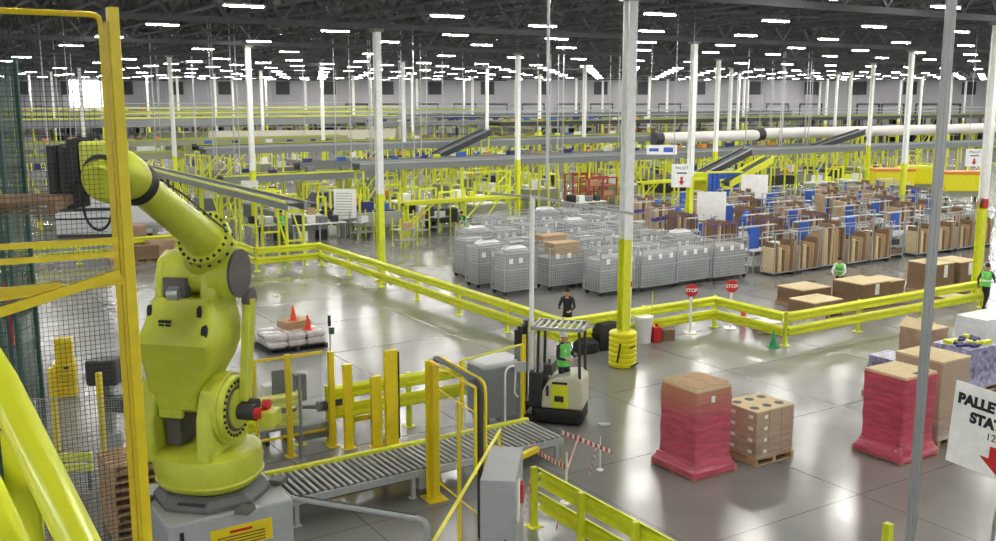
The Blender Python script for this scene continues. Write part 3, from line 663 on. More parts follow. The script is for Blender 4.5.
# ================================================================ LOW WHITE HOOP BARRIER in front
a = Vector(G(287, 497, 1.15)+(0,)); b_ = Vector(G(428, 520, 1.15)+(0,)); dr = b_-a; L3 = dr.length
hb_ = thing('hoop_barrier', 'pale grey rounded hoop barrier in front of the roller conveyor', 'barrier', a, math.atan2(dr.y, dr.x))
MB().tube([(0, 0, 0), (0, 0, 1.05), (.03, 0, 1.12), (.1, 0, 1.15), (L3-.18, 0, 1.15), (L3-.07, 0, 1.12), (L3-.015, 0, 1.05), (L3, 0, .95), (L3, 0, 0)], .05, 10).build('hoop', 'grey', hb_, smooth=True)
MB().bar((.15, -.0, 1.205), (L3-.2, -.0, 1.205), .03, .012).build('top_strip', 'dark', hb_)
# ================================================================ GREY CABINET with railing
x, y = .18, 14.35
cb = thing('electrical_cabinet', 'tall light grey electrical cabinet seen from above at the bottom edge', 'cabinet', (x, y, 0), .0)
cx = (Vector(G(508, 480, 2.1)+(0,))+Vector(G(478, 480, 2.1)+(0,)))/2
cb.location = (cx.x+.05, cx.y+.0, 0); cb.rotation_euler.z = -.10
MB().box(-.24, .28, -.03, 1.42, .1, 2.1).build('cabinet_body', 'grey', cb, bevel=.015); MB().box(-.21, .25, -.042, -.03, .2, 2.0).build('door', 'grey', cb); MB().box(.12, .15, -.06, -.042, 1.0, 1.2).build('handle', 'black', cb)
MB().box(-.22, .22, .02, 1.33, 0, .1).build('plinth', 'dark', cb); MB().box(.28, .34, .7, .9, 1.45, 1.75).build('red_isolator', 'redp', cb, bevel=.01); MB().box(.28, .30, .35, .6, 1.3, 1.9).build('notice_label', 'paper', cb)
a = Vector(G(500, 430, 2.35)+(2.35,)); b_ = Vector(G(425, 556, 2.35)+(2.35,))
ph = thing('stair_handrail', 'slim yellow tube handrail slanting past the left of the grey cabinet', 'handrail', (a.x, a.y, 0))
dd = b_-a
MB().tube([(0, 0, 2.35), tuple(dd+Vector((0, 0, 2.35)))], .025, 8).build('rail', 'contyel', ph, smooth=True)
for t in (.01, .62): MB().tube([tuple(dd*t), tuple(dd*t+Vector((0, 0, 2.34)))], .025, 8).build('post', 'yel', ph, smooth=True)
# yellow hinged bar by the near guard rail
o = thing('drop_bar', 'short yellow pivot bar on the first post of the close guard rail', 'bar', G(545, 515)+(0,), TH)
MB().bar((-.25, .6, .95), (.35, .75, .98), .1, .1).build('bar', 'yel', o); MB().box(-.27, -.2, .57, .64, 0, .93).build('post', 'gpost', o)
o = MB().box(-.06, .06, -.06, .06, 0, 1.0).build('steel_post', 'guard', None, loc=G(884, 583)+(0,), rz=TH); tag(o, 'top of a yellow bollard poking up at the bottom edge', 'bollard')
# ================================================================ caution tape
tp = bpy.data.materials.new('barrier_tape'); tp.use_nodes = True; nt = tp.node_tree; b = nt.nodes['Principled BSDF']
wv = nt.nodes.new('ShaderNodeTexWave'); wv.inputs['Scale'].default_value = 2.4; wv.wave_type = 'RINGS'; wv.rings_direction = 'SPHERICAL'; tcn = nt.nodes.new('ShaderNodeTexCoord'); rr = nt.nodes.new('ShaderNodeValToRGB')
rr.color_ramp.interpolation = 'CONSTANT'; rr.color_ramp.elements[0].color = s2l((200, 60, 66))+(1,); rr.color_ramp.elements[1].position = .5; rr.color_ramp.elements[1].color = s2l((238, 236, 234))+(1,)
nt.links.new(tcn.outputs['Object'], wv.inputs['Vector']); nt.links.new(wv.outputs[0], rr.inputs[0]); nt.links.new(rr.outputs[0], b.inputs['Base Color'])
st = thing('tape_stand', 'slim grey stand holding red and white tape at the conveyor end', 'tape stand', G(566, 503)+(0,))
MB().cyl((0, 0, 0), (0, 0, 1.0), .02, n=8).cyl((0, 0, 0), (0, 0, .03), .12, n=16).build('stand', 'white', st)
tl = [((528, 447, .85), (567, 468, .95), 'red and white tape running from the conveyor to its stand'), ((579, 436, .9), (567, 470, .95), 'red and white tape rising from the stand beside the forklift'), ((596, 447, .7), (590, 474, .1), 'short hanging end of red and white tape right of the stand'),
      ((561, 432, .8), (612, 452, .7), 'thin red and white tape strung behind the stand'), ((530, 478, .9), (524, 520, .1), 'red and white tape hanging beside the grey cabinet'), ((562, 505, .5), (556, 530, .05), 'loose red and white tape hanging below the close guard rail')]
for p0, p1, lab in tl:
    a = Vector(G(*p0)+(p0[2],)); b_ = Vector(G(*p1)+(p1[2],)); o = MB().bar((0, 0, 0), b_-a, .008, .085).build('barrier_tape', tp, None, loc=a); tag(o, lab, 'tape', 'red and white barrier tape')
o = thing('tape_post', 'short white post under the end of the thin tape', 'post', G(600, 470)+(0,)); MB().cyl((0, 0, 0), (0, 0, .72), .012, n=8).build('rod', 'white', o); MB().cyl((0, 0, 0), (0, 0, .02), .07, n=12).build('foot', 'white', o)
# scrap of film on the floor
o = MB()
o.loft([[(.14*math.cos(t)*(1+.3*math.sin(3*t)), .09*math.sin(t)*(1+.3*math.cos(2*t)), .004+z) for t in [i*PI/8 for i in range(16)]] for z in (0, .03)]); o = o.build('film_scrap', 'film', None, loc=G(604, 425)+(0,)); tag(o, 'crumpled scrap of clear film on the bare floor right of the forklift', 'litter')
# ================================================================ TALL POLES near camera
X, Y, _ = AT(931, 270, 7.4)
o = thing('conduit_pole', 'tall dark grey ribbed steel pole crossing the right of the view', 'pole', (X, Y, 0), .4)
MB().cyl((0, 0, 0), (0, 0, ROOFZ), .026, n=12).cyl((.028, 0, 0), (.028, 0, ROOFZ), .02, n=10).cyl((-.028, 0, 0), (-.028, 0, ROOFZ), .02, n=10).build('pipe', 'pole', o, smooth=True); MB().box(-.1, .1, -.1, .1, 0, .02).build('foot', 'dark', o)
o = thing('mast_pole', 'slim light grey pole with crossbar standing beside the forklift', 'pole', G(531, 420)+(0,), 0)
MB().cyl((0, 0, 0), (0, 0, 5.35), .055, n=10).build('pole', 'white', o, smooth=True); e_ = Vector(G(632, 214, 5.33)+(5.33,))-Vector(G(531, 197, 5.33)+(0,)); MB().bar((0, 0, 5.33), e_, .05, .05).bar((0, 0, 5.33), (-.9, .8, 5.33), .05, .05).build('crossbar', 'grey', o)
MB().bar((0, 0, .9), (.25, -.1, .02), .06, .06).build('kick_brace', 'grey', o)
# ================================================================ HANGING / STANDING SIGNS
sx, sy = G(957, 380, 3.6)
su, sv = UV(sx, sy)
sgn = tuv('pallet_station_sign', 'large white pallet station sign with red arrow at the right edge', 'sign', su, sv, 3.6, -PI/2)
# local +x runs along -v, local -y faces the camera side (-u)
brd = MB().box(0, 1.5, -.01, .01, -1.22, 0).build('board', 'paper', sgn)
sgn.rotation_euler = (0, .06, TH-PI/2)
text('PALLET', .205, sgn, (.40, -.014, -.24), (PI/2, 0, 0), bold=.012); text('STATION', .205, sgn, (.71, -.014, -.47), (PI/2, 0, 0), bold=.012); text('12', .15, sgn, (.62, -.014, -.66), (PI/2, 0, 0), 'dark')
MB().prism([(.63, -.78), (.99, -.78), (.99, -.96), (1.13, -.96), (.81, -1.19), (.49, -.96), (.63, -.96)], -.016, -.011, 'y').build('red_arrow', 'redp', sgn)
MB().box(.82, .86, .01, .05, -3.6, 0).build('sign_post', 'galv', sgn)
def hang_sign(px, py, z, wd, ht, lab, arrow=True, words='PALLET', rz=0):
    x, y = G(px, py, z); s_ = thing('hanging_sign', lab, 'sign', (x, y, z), rz)
    MB().box(-wd/2, wd/2, -.02, .02, -ht, 0).build('board', 'paper', s_)
    if words: text(words, wd*.2, s_, (0, -.025, -ht*.18), (PI/2, 0, 0))
    if arrow:
        text('STN 1', wd*.15, s_, (0, -.025, -ht*.4), (PI/2, 0, 0)) if False else None
        MB().box(-wd*.25, wd*.25, -.024, -.02, -ht*.42, -ht*.36).build('printed_line', 'dark', s_)
        MB().prism([(-.06*wd, -ht*.55), (.06*wd, -ht*.55), (.06*wd, -ht*.74), (.15*wd, -ht*.74), (0, -ht*.92), (-.15*wd, -ht*.74), (-.06*wd, -ht*.74)], -.026, -.021, 'y').build('red_arrow', 'redp', s_)
    for sx_ in (-.4, .4): MB().box(sx_*wd-.012, sx_*wd+.012, -.01, .01, 0, ROOFZ-z).build('hanger', 'galv', s_)
    return s_
hang_sign(682, 164, 4.3, 1.0, 1.15, 'small white hanging sign with red arrow beside a column')
hang_sign(975, 149, 4.6, 1.0, 1.0, 'white hanging sign with red arrow near the right edge')
s_ = hang_sign(662, 145, 4.6, 1.9, .6, 'pale blue hanging banner sign left of the arrow sign', False, '', .0)
MB().box(-.8, -.2, -.025, -.02, -.4, -.2).box(.1, .7, -.025, -.02, -.45, -.15).build('blue_print', 'blue', s_)
# stop signs
for px, py, rv, lab in ((690, 333, 2.28, 'red octagonal stop sign on white post behind the rail, left of the pair'), (730, 328, 2.2, 'red octagonal stop sign right of the rail corner')):
    x, y = G(px, py); s_ = thing('stop_sign', lab, 'stop sign', (x, y, 0), -.05, 'stop signs behind the rail')
    MB().box(-.04, .04, -.02, .02, 0, 1.2).box(-.2, .2, -.2, .2, 0, .02).build('post', 'white', s_)
    MB().prism([(.22*math.cos(PI/8+k*PI/4), 1.42+.22*math.sin(PI/8+k*PI/4)) for k in range(8)], -.035, -.02, 'y').build('octagon', 'redp', s_)
    text('STOP', .16, s_, (0, -.038, 1.42), (PI/2, 0, 0), 'paper', bold=.004)
# ================================================================ PALLET LOADS in front
def puv(px, py, z=0): return UV(*G(px, py, z))
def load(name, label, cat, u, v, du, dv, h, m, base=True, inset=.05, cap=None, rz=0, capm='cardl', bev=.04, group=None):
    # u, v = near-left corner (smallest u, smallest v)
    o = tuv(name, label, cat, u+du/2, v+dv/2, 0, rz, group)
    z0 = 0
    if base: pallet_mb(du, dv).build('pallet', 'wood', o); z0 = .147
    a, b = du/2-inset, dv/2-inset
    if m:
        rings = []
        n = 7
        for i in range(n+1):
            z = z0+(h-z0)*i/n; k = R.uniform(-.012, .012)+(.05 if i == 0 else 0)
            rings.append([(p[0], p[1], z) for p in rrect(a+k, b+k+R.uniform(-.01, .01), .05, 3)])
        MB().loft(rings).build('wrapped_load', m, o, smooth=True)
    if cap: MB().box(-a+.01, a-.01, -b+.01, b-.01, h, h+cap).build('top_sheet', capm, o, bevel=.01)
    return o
p1 = load('wrapped_pallet', 'tall pallet load in red stretch film nearest the camera, left of the brown cartons', 'pallet load', -4.42, -7.55, 1.22, 1.3, 1.78, 'red', cap=.07, inset=.12)
MB().box(.44, .60, -.3, .45, 1.62, 1.84).build('carton', 'card', p1, bevel=.01)
m = MB(); m.box(-.46, .0, -.5, .5, 1.852, 1.862).box(.02, .46, -.5, .5, 1.852, 1.86).box(-.1, .15, -.05, 0, 1.862, 1.866); m.build('carton_flap', 'card', p1)
m = MB(); m.loft([[(p[0]-.04, p[1]-.02, z) for p in rrect(.52+k, .58+k, .06, 3)] for z, k in ((.05, .07), (.17, .07), (.22, .03), (.32, .0))]); m.build('film_skirt', 'red', p1, smooth=True)
MB().box(-.12, -.02, -.56, -.553, 1.55, 1.68).build('shipping_label', 'paper', p1)
p2 = load('carton_pallet', 'pallet of brown cartons in clear film with six round holes on top', 'pallet load', -2.78, -7.62, 1.18, 1.05, 1.15, None, inset=.03)
m = MB()
for z in range(4):
    for i in range(3):
        for j in range(2): m.box(-.55+i*.37, -.55+i*.37+.362, -.5+j*.5, -.5+j*.5+.495, .15+z*.25, .15+z*.25+.246)
m.build('cartons', 'cwrap2', p2, bevel=.008)
MB().box(-.56, .56, -.5, .5, 1.15, 1.17).build('top_sheet', 'cardl', p2)
m = MB()
for i in range(3):
    for j in range(2): m.cyl((-.37+i*.37, -.25+j*.5, 1.17), (-.37+i*.37, -.25+j*.5, 1.176), .1, n=20)
m.build('round_hole', 'dark', p2)
m = MB()
for z in range(4):
    for j in range(2): m.box(-.563, -.556, -.4+j*.5, -.28+j*.5, .25+z*.25, .32+z*.25)
    m.box(-.33, -.24, -.512, -.505, .25+z*.25, .32+z*.25)
m.build('shipping_label', 'paper', p2)
p3_ = load('wrapped_pallet', 'tall pallet load in red stretch film on the right, partly behind the grey pole', 'pallet load', -.18, -9.25, 1.3, 1.25, 1.80, 'red2', cap=.06, inset=.11)
m = MB(); m.box(-.1, .35, -.46, -.34, 1.862, 1.87); m.build('open_slot', 'dark', p3_)
MB().loft([[(p[0]-.03, p[1]-.02, z) for p in rrect(.56+k, .53+k, .06, 3)] for z, k in ((.05, .08), (.17, .08), (.24, .03), (.34, .0))]).build('film_skirt', 'red2', p3_, smooth=True)
MB().box(.02, .12, -.545, -.535, .62, .72).build('shipping_label', 'paper', p3_)
load('wrapped_pallet', 'tall clear-wrapped brown carton load just behind the right red load', 'pallet load', 1.5, -8.95, 1.15, 1.3, 1.86, 'cwrap2', cap=.05, inset=.04)
u, v = puv(900, 400); load('mixed_pallet', 'pallet of jumbled pink and purple packs behind the right red load', 'pallet load', u-.5, v-.2, 1.0, 1.0, 1.1, 'print', inset=.08)
m = thing('x', '', '') ; bpy.data.objects.remove(m)
u, v = puv(925, 378); q = load('open_carton', 'tall plain carton with open flaps behind the clear-wrapped load', 'carton', u, v, 1.1, 1.0, 1.28, 'cwrap', inset=.05)
MB().add([(-.5, -.45, 1.28), (-.5, .45, 1.28), (-.2, .45, 1.5), (-.2, -.45, 1.5), (-.5, -.45, 1.29), (-.5, .45, 1.29), (-.2, .45, 1.51), (-.2, -.45, 1.51)], [(0, 1, 2, 3), (7, 6, 5, 4), (0, 3, 7, 4), (1, 5, 6, 2), (0, 4, 5, 1), (3, 2, 6, 7)]).box(-.48, .48, -.43, .43, 1.27, 1.30).build('flap', 'cardl', q)
u, v = puv(985, 392); q = load('printed_pallet', 'pallet of purple and white printed packs under clear wrap at the right edge', 'pallet load', u-.75, v, 1.5, 1.2, 1.2, 'print', inset=.05)
m = MB()
for k in range(14): m.cb(R.uniform(-.6, .6), R.uniform(-.45, .45), 1.22, .2, .15, .07, Matrix.Rotation(R.uniform(-.3, .3), 4, 'Z'))
m.build('loose_pack', 'navy', q); 
m = MB()
for k in range(8): m.cb(R.uniform(-.6, .6), R.uniform(-.45, .45), 1.25, .2, .12, .09, Matrix.Rotation(R.uniform(-.3, .3), 4, 'Z'))
m.build('loose_pack', 'guard', q)
u, v = puv(1000, 352); load('white_pallet', 'pallet covered in white film beyond the purple packs at the right edge', 'pallet load', u-.8, v, 1.6, 1.1, 1.05, 'film', inset=.04)
# cardboard bulk boxes behind the right guard rail
def bulk(u, v, du, dv, h, lab, tab=False):
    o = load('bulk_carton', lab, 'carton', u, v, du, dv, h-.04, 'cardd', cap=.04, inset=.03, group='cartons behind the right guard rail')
    if tab: MB().box(-.1, .12, -dv/2+.005, -dv/2+.022, h*.55, h*.95).build('paper_tag', 'paper', o)
    return o
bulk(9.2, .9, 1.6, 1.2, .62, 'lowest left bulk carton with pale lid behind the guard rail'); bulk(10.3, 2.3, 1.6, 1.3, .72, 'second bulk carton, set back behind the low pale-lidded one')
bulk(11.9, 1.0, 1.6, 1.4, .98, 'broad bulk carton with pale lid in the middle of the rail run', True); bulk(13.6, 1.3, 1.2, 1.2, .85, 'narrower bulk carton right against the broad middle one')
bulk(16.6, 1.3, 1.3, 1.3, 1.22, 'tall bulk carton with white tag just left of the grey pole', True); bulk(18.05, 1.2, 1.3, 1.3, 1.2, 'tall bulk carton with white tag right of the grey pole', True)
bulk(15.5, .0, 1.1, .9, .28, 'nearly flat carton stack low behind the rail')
for k, (u, v) in enumerate(((6.4, .2), (7.4, .25), (8.3, .3))):
    q = load('bag_pallet', ['white bagged goods low on a pallet behind the green cone', 'middle low pallet of white bagged goods behind the rail', 'right low pallet of white bagged goods behind the rail'][k], 'pallet load', u, v, .9, .9, .38, 'shrink', inset=.05, group='low bagged pallets')
# cones
def cone(px, py, lab, mt, z=0, s=1.0, loc=None):
    x, y = loc if loc else G(px, py, z)
    o = thing('traffic_cone', lab, 'cone', (x, y, z)); MB().box(-.16*s, .16*s, -.16*s, .16*s, 0, .03*s).build('base', mt, o)
    MB().cyl((0, 0, .03*s), (0, 0, .5*s), .11*s, .025*s, n=16).build('cone_body', mt, o, smooth=True)
    return o
cone(773, 347, 'green cone standing at the foot of the rail corner post', 'green'); cone(743, 324, 'orange cone standing behind the rail beside the right stop sign', 'orange', s=1.3)
# floor items by the column guard
u0, v0 = puv(650, 342)
o = thing('waste_bin', 'white open bin beside the yellow column guard', 'bin', G(643, 342)+(0,)); MB().cyl((0, 0, 0.0), (0, 0, .8), .24, .3, n=16).build('bin_body', 'film', o, smooth=True); MB().cyl((0, 0, .8), (0, 0, .84), .31, n=16).build('rim', 'white', o)
MB().cyl((.25, .1, 0), (.28, .12, 1.6), .012, n=6).build('broom_handle', 'gpost', o)
o = MB().box(-.14, .14, -.12, .12, 0, .5).box(-.05, .05, -.03, .03, .5, .6).build('fuel_can', 'redp', None, bevel=.03, loc=G(656, 342)+(0,), rz=.3); tag(o, 'small red can between the white bin and the box', 'can')
o = MB().box(-.2, .2, -.15, .15, 0, .36).build('small_carton', 'cardd', None, loc=G(667, 340)+(0,), rz=.2); tag(o, 'small brown carton at the foot of the rail, right of red can', 'carton')
for k, (px, py, w_, h_) in enumerate(((606, 348, .9, .8), (586, 352, .7, .42))):
    o = MB(); o.loft([[(p[0], p[1], z*h_) for p in rrect(w_/2-t, .3-t, .12, 4)] for z, t in ((0, .05), (.1, 0), (.7, .02), (1, .14))]); o = o.build('dark_bundle', 'black', None, smooth=True, loc=G(px, py)+(0,), rz=TH)
    tag(o, ['taller black bundle against the column guard', 'low black bundle left of the taller one behind the forklift'][k], 'bundle')
# pallet with bags, a box and two cones in the robot cell
x, y = G(288, 350)
q = thing('bag_pallet', 'pallet of white bags with two orange cones inside the robot cell', 'pallet load', (x, y+.4, 0), TH)
pallet_mb(1.9, 1.3, 9).build('pallet', 'dark', q)
m = MB()
for i in range(3):
    for j in range(3):
        for k in range(2): m.loft([[(p[0]-.6+i*.6, p[1]-.42+j*.42, .15+k*.2+z) for p in rrect(.3-t, .21-t, .08, 3)] for z, t in ((0, .04), (.05, 0), (.14, 0), (.2, .05))])
m.build('white_bag', 'shrink', q, smooth=True)
m = MB(); m.cb(.35, -.5, .3, .9, .12, .12).cb(.5, -.55, .42, .5, .1, .08); m.build('dark_pack', 'dark', q)
bx, by = G(283, 316, .75); o = MB().box(-.42, .42, -.3, .3, 0, .22).build('open_box', 'card', None, loc=(q.location.x+.05, q.location.y+.35, .552), rz=TH+.2); tag(o, 'shallow brown box on the white bags under the rear cone', 'carton')
cone(0, 0, 'orange cone on the brown box inside the robot cell', 'orange', .774, .9, (q.location.x+.05, q.location.y+.3)); cone(0, 0, 'orange cone straight on the white bags inside the robot cell', 'orange', .552, .9, (q.location.x+.55, q.location.y-.0))
# ================================================================ PEOPLE
def person(lab, px, py, heading, pose, top, legs, vest=None, hair='hair', h=1.75, z=0, xy=None, cap=None, grp=None):
    x, y = xy if xy else G(px, py, z)
    J = dict(pel=(0, 0, .95), sp=(0, 0, 1.12), ch=(0, 0, 1.33), nk=(0, 0, 1.48), hd=(0, .02, 1.58), tp=(0, .02, 1.68),
      sl=(-.17, 0, 1.40), sr=(.17, 0, 1.40), el=(-.24, -.02, 1.13), er=(.24, -.02, 1.13), wl=(-.25, .10, .90), wr=(.25, .10, .90),
      hl=(-.09, 0, .90), hr=(.09, 0, .90), kl=(-.10, .03, .50), kr=(.10, .03, .50), al=(-.11, -.02, .09), ar=(.11, -.02, .09), fl=(-.12, .14, .035), fr=(.12, .14, .035))
    J.update(pose)
    rad = dict(pel=(.135, .105), sp=(.125, .09), ch=(.15, .105), nk=(.052, .055), hd=(.078, .092), tp=(.062, .072), sl=(.062, .062), sr=(.062, .062), el=(.042, .042), er=(.042, .042), wl=(.028, .028), wr=(.028, .028),
      hl=(.088, .088), hr=(.088, .088), kl=(.058, .058), kr=(.058, .058), al=(.042, .042), ar=(.042, .042), fl=(.038, .03), fr=(.038, .03))
    E_ = [('pel', 'sp'), ('sp', 'ch'), ('ch', 'nk'), ('nk', 'hd'), ('hd', 'tp'), ('ch', 'sl'), ('ch', 'sr'), ('sl', 'el'), ('sr', 'er'), ('el', 'wl'), ('er', 'wr'), ('pel', 'hl'), ('pel', 'hr'), ('hl', 'kl'), ('hr', 'kr'), ('kl', 'al'), ('kr', 'ar'), ('al', 'fl'), ('ar', 'fr')]
    ks = list(J); me = bpy.data.meshes.new('b'); me.from_pydata([J[k] for k in ks], [(ks.index(a), ks.index(b)) for a, b in E_], [])
    ob = bpy.data.objects.new('b', me); C.objects.link(ob); sm = ob.modifiers.new('s', 'SKIN'); sm.use_smooth_shade = True
    for i, k in enumerate(ks): me.skin_vertices[0].data[i].radius = rad[k]; me.skin_vertices[0].data[i].use_root = (k == 'pel')
    su_ = ob.modifiers.new('u', 'SUBSURF'); su_.levels = 2
    dg = bpy.context.evaluated_depsgraph_get(); dg.update(); bm_ = bpy.data.meshes.new_from_object(ob.evaluated_get(dg)); bpy.data.objects.remove(ob)
    mb = MB(); segs = [(Vector(J[a]), Vector(J[b]), a, b) for a, b in E_]
    legk = {'hl', 'hr', 'kl', 'kr', 'al', 'ar'}
    for p in bm_.polygons:
        c = Vector(p.center); best = None
        for A_, B_, a, b in segs:
            ab = B_-A_; t = max(0, min(1, (c-A_).dot(ab)/ab.length_squared)); d_ = (c-(A_+ab*t)).length/(rad[a][0]*(1-t)+rad[b][0]*t)
            if best is None or d_ < best[0]: best = (d_, a, b, t)
        _, a, b, t = best
        mi = 0
        if b in ('hd', 'tp') or (b == 'nk' and t > .6): mi = 2
        elif b in ('hl', 'hr', 'kl', 'kr', 'al', 'ar') or (a == 'pel' and t < .25): mi = 1
        elif b in ('fl', 'fr'): mi = 3
        elif b in ('wl', 'wr') and t > .85: mi = 2
        mb.mi.append(mi)
    mb.v = [tuple(v.co) for v in bm_.vertices]; mb.f = [tuple(p.vertices) for p in bm_.polygons]; mb.m(2)
    bpy.data.meshes.remove(bm_)
    for s_, wk, ek in ((-1, 'wl', 'el'), (1, 'wr', 'er')):   # hands with palm, fingers, thumb
        w_ = Vector(J[wk]); d_ = (w_-Vector(J[ek])).normalized(); a_, b__ = mb.frame(d_)
        mb.loft([[w_+d_*t+a_*(q[0]*k)+b__*(q[1]*k*.5) for q in rrect(.042, .036, .02, 2)] for t, k in ((-.02, .7), (.02, 1), (.09, 1))])
        for f_, ln in ((-.03, .055), (-.01, .068), (.01, .072), (.03, .062)):
            r0 = w_+d_*.085+a_*f_; mb.tube([r0, r0+d_*ln*.5+b__*.008, r0+d_*ln*.9+b__*.028], .0085, 6)
        r0 = w_+d_*.02+a_*.036*(-s_); mb.tube([r0, r0+d_*.03+a_*.022*(-s_)+b__*.01, r0+d_*.06+a_*.03*(-s_)+b__*.02], .010, 6)
    H_ = Vector(J['hd']); 
    mb.cyl(H_+Vector((0, .085, .0)), H_+Vector((0, .115, -.015)), .014, .012, n=6)
    for s_ in (-1, 1): mb.cyl(H_+Vector((s_*.075, 0, -.03)), H_+Vector((s_*.09, -.01, .02)), .014, n=6)
    mb.m(3)
    for s_ in (-1, 1): mb.cb(H_.x+s_*.032, H_.y+.085, H_.z+.03, .02, .012, .008)
    mb.cb(H_.x, H_.y+.084, H_.z-.045, .04, .01, .008)
    sc_ = h/1.75
    b0 = mb.build('person', [top, legs, 'skin', 'black'], None, loc=(x, y, z)); b0.data.shade_smooth(); b0.rotation_euler.z = heading; b0.scale = (sc_,)*3
    tag(b0, lab, 'person', grp)
    hm = MB(); T_ = Vector(J['tp'])
    hm.loft([[(H_.x+r*math.cos(2*PI*i/14)*.98, H_.y-.015+r*1.08*math.sin(2*PI*i/14), H_.z+zz_) for i in range(14)] for zz_, r in ((.045, .088), (.09, .090), (.135, .072), (.165, .04), (.175, .01))])
    hm.build('cap' if cap else 'hair', cap or hair, b0, smooth=True)
    if vest:
        P_, S_, K_ = Vector(J['pel']), Vector(J['sp']), Vector(J['ch']); vm = MB(); rg = []
        for c_, rx, ry, zo in ((P_, .165, .135, -.04), (P_, .165, .13, .04), (S_, .165, .125, 0), (K_, .195, .14, -.04), (K_, .205, .135, .06), (K_, .13, .10, .13)):
            rg.append([(c_.x+rx*math.cos(2*PI*i/18), c_.y+ry*math.sin(2*PI*i/18), c_.z+zo) for i in range(18)])
        vm.loft(rg, False); vo = vm.build('hi_vis_vest', vest, b0, smooth=True)
        t_ = MB(); t_.loft([[(S_.x+.171*math.cos(2*PI*i/18), S_.y+.131*math.sin(2*PI*i/18), S_.z+z_) for i in range(18)] for z_ in (-.03, .03)], False)
        for s_ in (-1, 1): t_.box(s_*.09-.02, s_*.09+.02, -.16, .16, 1.28, 1.34)
        t_.build('reflective_strip', 'film', vo)
    return b0
walk = dict(kl=(-.09, .22, .52), al=(-.10, .16, .12), fl=(-.10, .30, .05), kr=(.09, -.02, .50), ar=(.10, -.32, .16), fr=(.10, -.22, .05), el=(-.24, -.14, 1.15), wl=(-.24, -.06, .92), er=(.24, .10, 1.15), wr=(.24, .28, 1.0))
work = dict(el=(-.25, .06, 1.14), wl=(-.16, .30, 1.06), er=(.25, .06, 1.14), wr=(.16, .30, 1.06))
lean = dict(sp=(0, .06, 1.11), ch=(0, .16, 1.29), nk=(0, .24, 1.42), hd=(0, .29, 1.51), tp=(0, .31, 1.60), sl=(-.17, .2, 1.35), sr=(.17, .2, 1.35), el=(-.24, .32, 1.10), wl=(-.14, .52, 1.0), er=(.24, .32, 1.10), wr=(.14, .52, 1.0))
person('person in dark clothes and green vest striding past the right column', 984, 311, -.9, walk, 'shirtd', 'denim', 'vest')
person('person in green vest and dark trousers facing the left packing workbench', 282, 243, -.1, work, 'shirtd', 'denim', 'vest')
person('person in pale shirt with dark hair standing beside the vested person at the workbench', 262, 243, .5, work, 'shirtw', 'denim')
person('person in white shirt and green vest leaning over the bulk cartons', 839, 299, 2.6, lean, 'shirtw', 'denim', 'vest')
person('person in dark shirt standing behind the rail above the forklift', 567, 342, PI*.9, work, 'shirtd', 'denim')
person('person in dark top and green vest among the mesh cage carts', 466, 242, 2.2, lean, 'shirtd', 'denim', 'vest')
person('person in black with dark green apron by the white board near the pack stations', 756, 221, 1.2, work, 'shirtd', 'denim', 'teal')
# ================================================================ FORKLIFT (stand-up reach truck)
fx_, fy_ = G(560, 419)
fk = thing('forklift', 'cream and black stand-up reach truck with slatted overhead guard', 'forklift', (fx_-.05, fy_, 0), PI-.25)
# local +x = towards the mast (left in the photo); local +y = towards the camera
MB().loft([[(p[0], p[1], z) for p in rrect(.62-t, .50-t, .16, 4, -.05)] for z, t in ((.06, .03), (.1, 0), (.34, .0), (.38, .03))]).build('base_skirt', 'black', fk, smooth=True)
MB().prism([(-.66, .38), (.34, .38), (.30, .8), (.18, 1.02), (-.05, 1.16), (-.5, 1.22), (-.66, 1.1)], -.46, .46, 'y').build('body', 'cream', fk, bevel=.06, smooth=True)
MB().box(-.32, .08, .46, .475, .42, .98).build('yellow_cover', 'guard', fk, bevel=.01); MB().box(-.22, 0, .475, .485, .58, .72).build('round_emblem', 'dark', fk, bevel=.03)
MB().box(-.3, .06, .462, .48, 1.0, 1.05).box(.14, .2, .462, .48, .7, .95).build('vent', 'black', fk)
MB().box(.3, .62, -.45, .45, .38, 1.25).build('battery_side', 'dark', fk, bevel=.03)
for sx_, sy_ in ((-.58, .4), (-.58, -.4), (.42, .4), (.42, -.4)): MB().bar((sx_, sy_, 1.1), (sx_*.95, sy_, 2.27), .06, .06).build('guard_post', 'dark', fk)
og = MB().box(-.66, -.6, -.48, .48, 2.26, 2.34).box(.52, .58, -.48, .48, 2.26, 2.34).box(-.66, .58, -.48, -.42, 2.26, 2.34).box(-.66, .58, .42, .48, 2.26, 2.34)
for k in range(7): x_ = -.5+k*.155; og.box(x_, x_+.05, -.42, .42, 2.27, 2.33)
og.build('overhead_guard', 'galv', fk, bevel=.008)
ms = MB()
for sy_ in (-.34, .26): ms.box(.82, .92, sy_, sy_+.08, .05, 2.3).box(.92, 1.0, sy_+.0, sy_+.06, .1, 2.2)
for z in (.5, 1.3, 2.2): ms.box(.84, .9, -.3, .3, z, z+.08)
ms.build('mast', 'black', fk); MB().box(.72, .80, .30, .38, .1, 2.1).build('yellow_mast_cover', 'yel', fk)
MB().box(1.02, 1.1, -.4, .4, .4, 1.1).box(.62, .84, -.35, .35, .35, .5).build('carriage', 'dark', fk); 
for sy_ in (-.28, .2): MB().box(1.1, 2.0, sy_, sy_+.1, .42, .46).build('fork', 'dark', fk)
for sy_ in (-.5, .38): MB().box(.5, 1.5, sy_, sy_+.12, .06, .2).build('outrigger', 'black', fk)
for x_, y_ in ((-.35, .3), (-.35, -.3), (1.35, .44), (1.35, -.44), (.3, 0)): MB().cyl((x_, y_-.05, .08), (x_, y_+.05, .08), .08, n=16).build('wheel', 'black', fk, smooth=True)
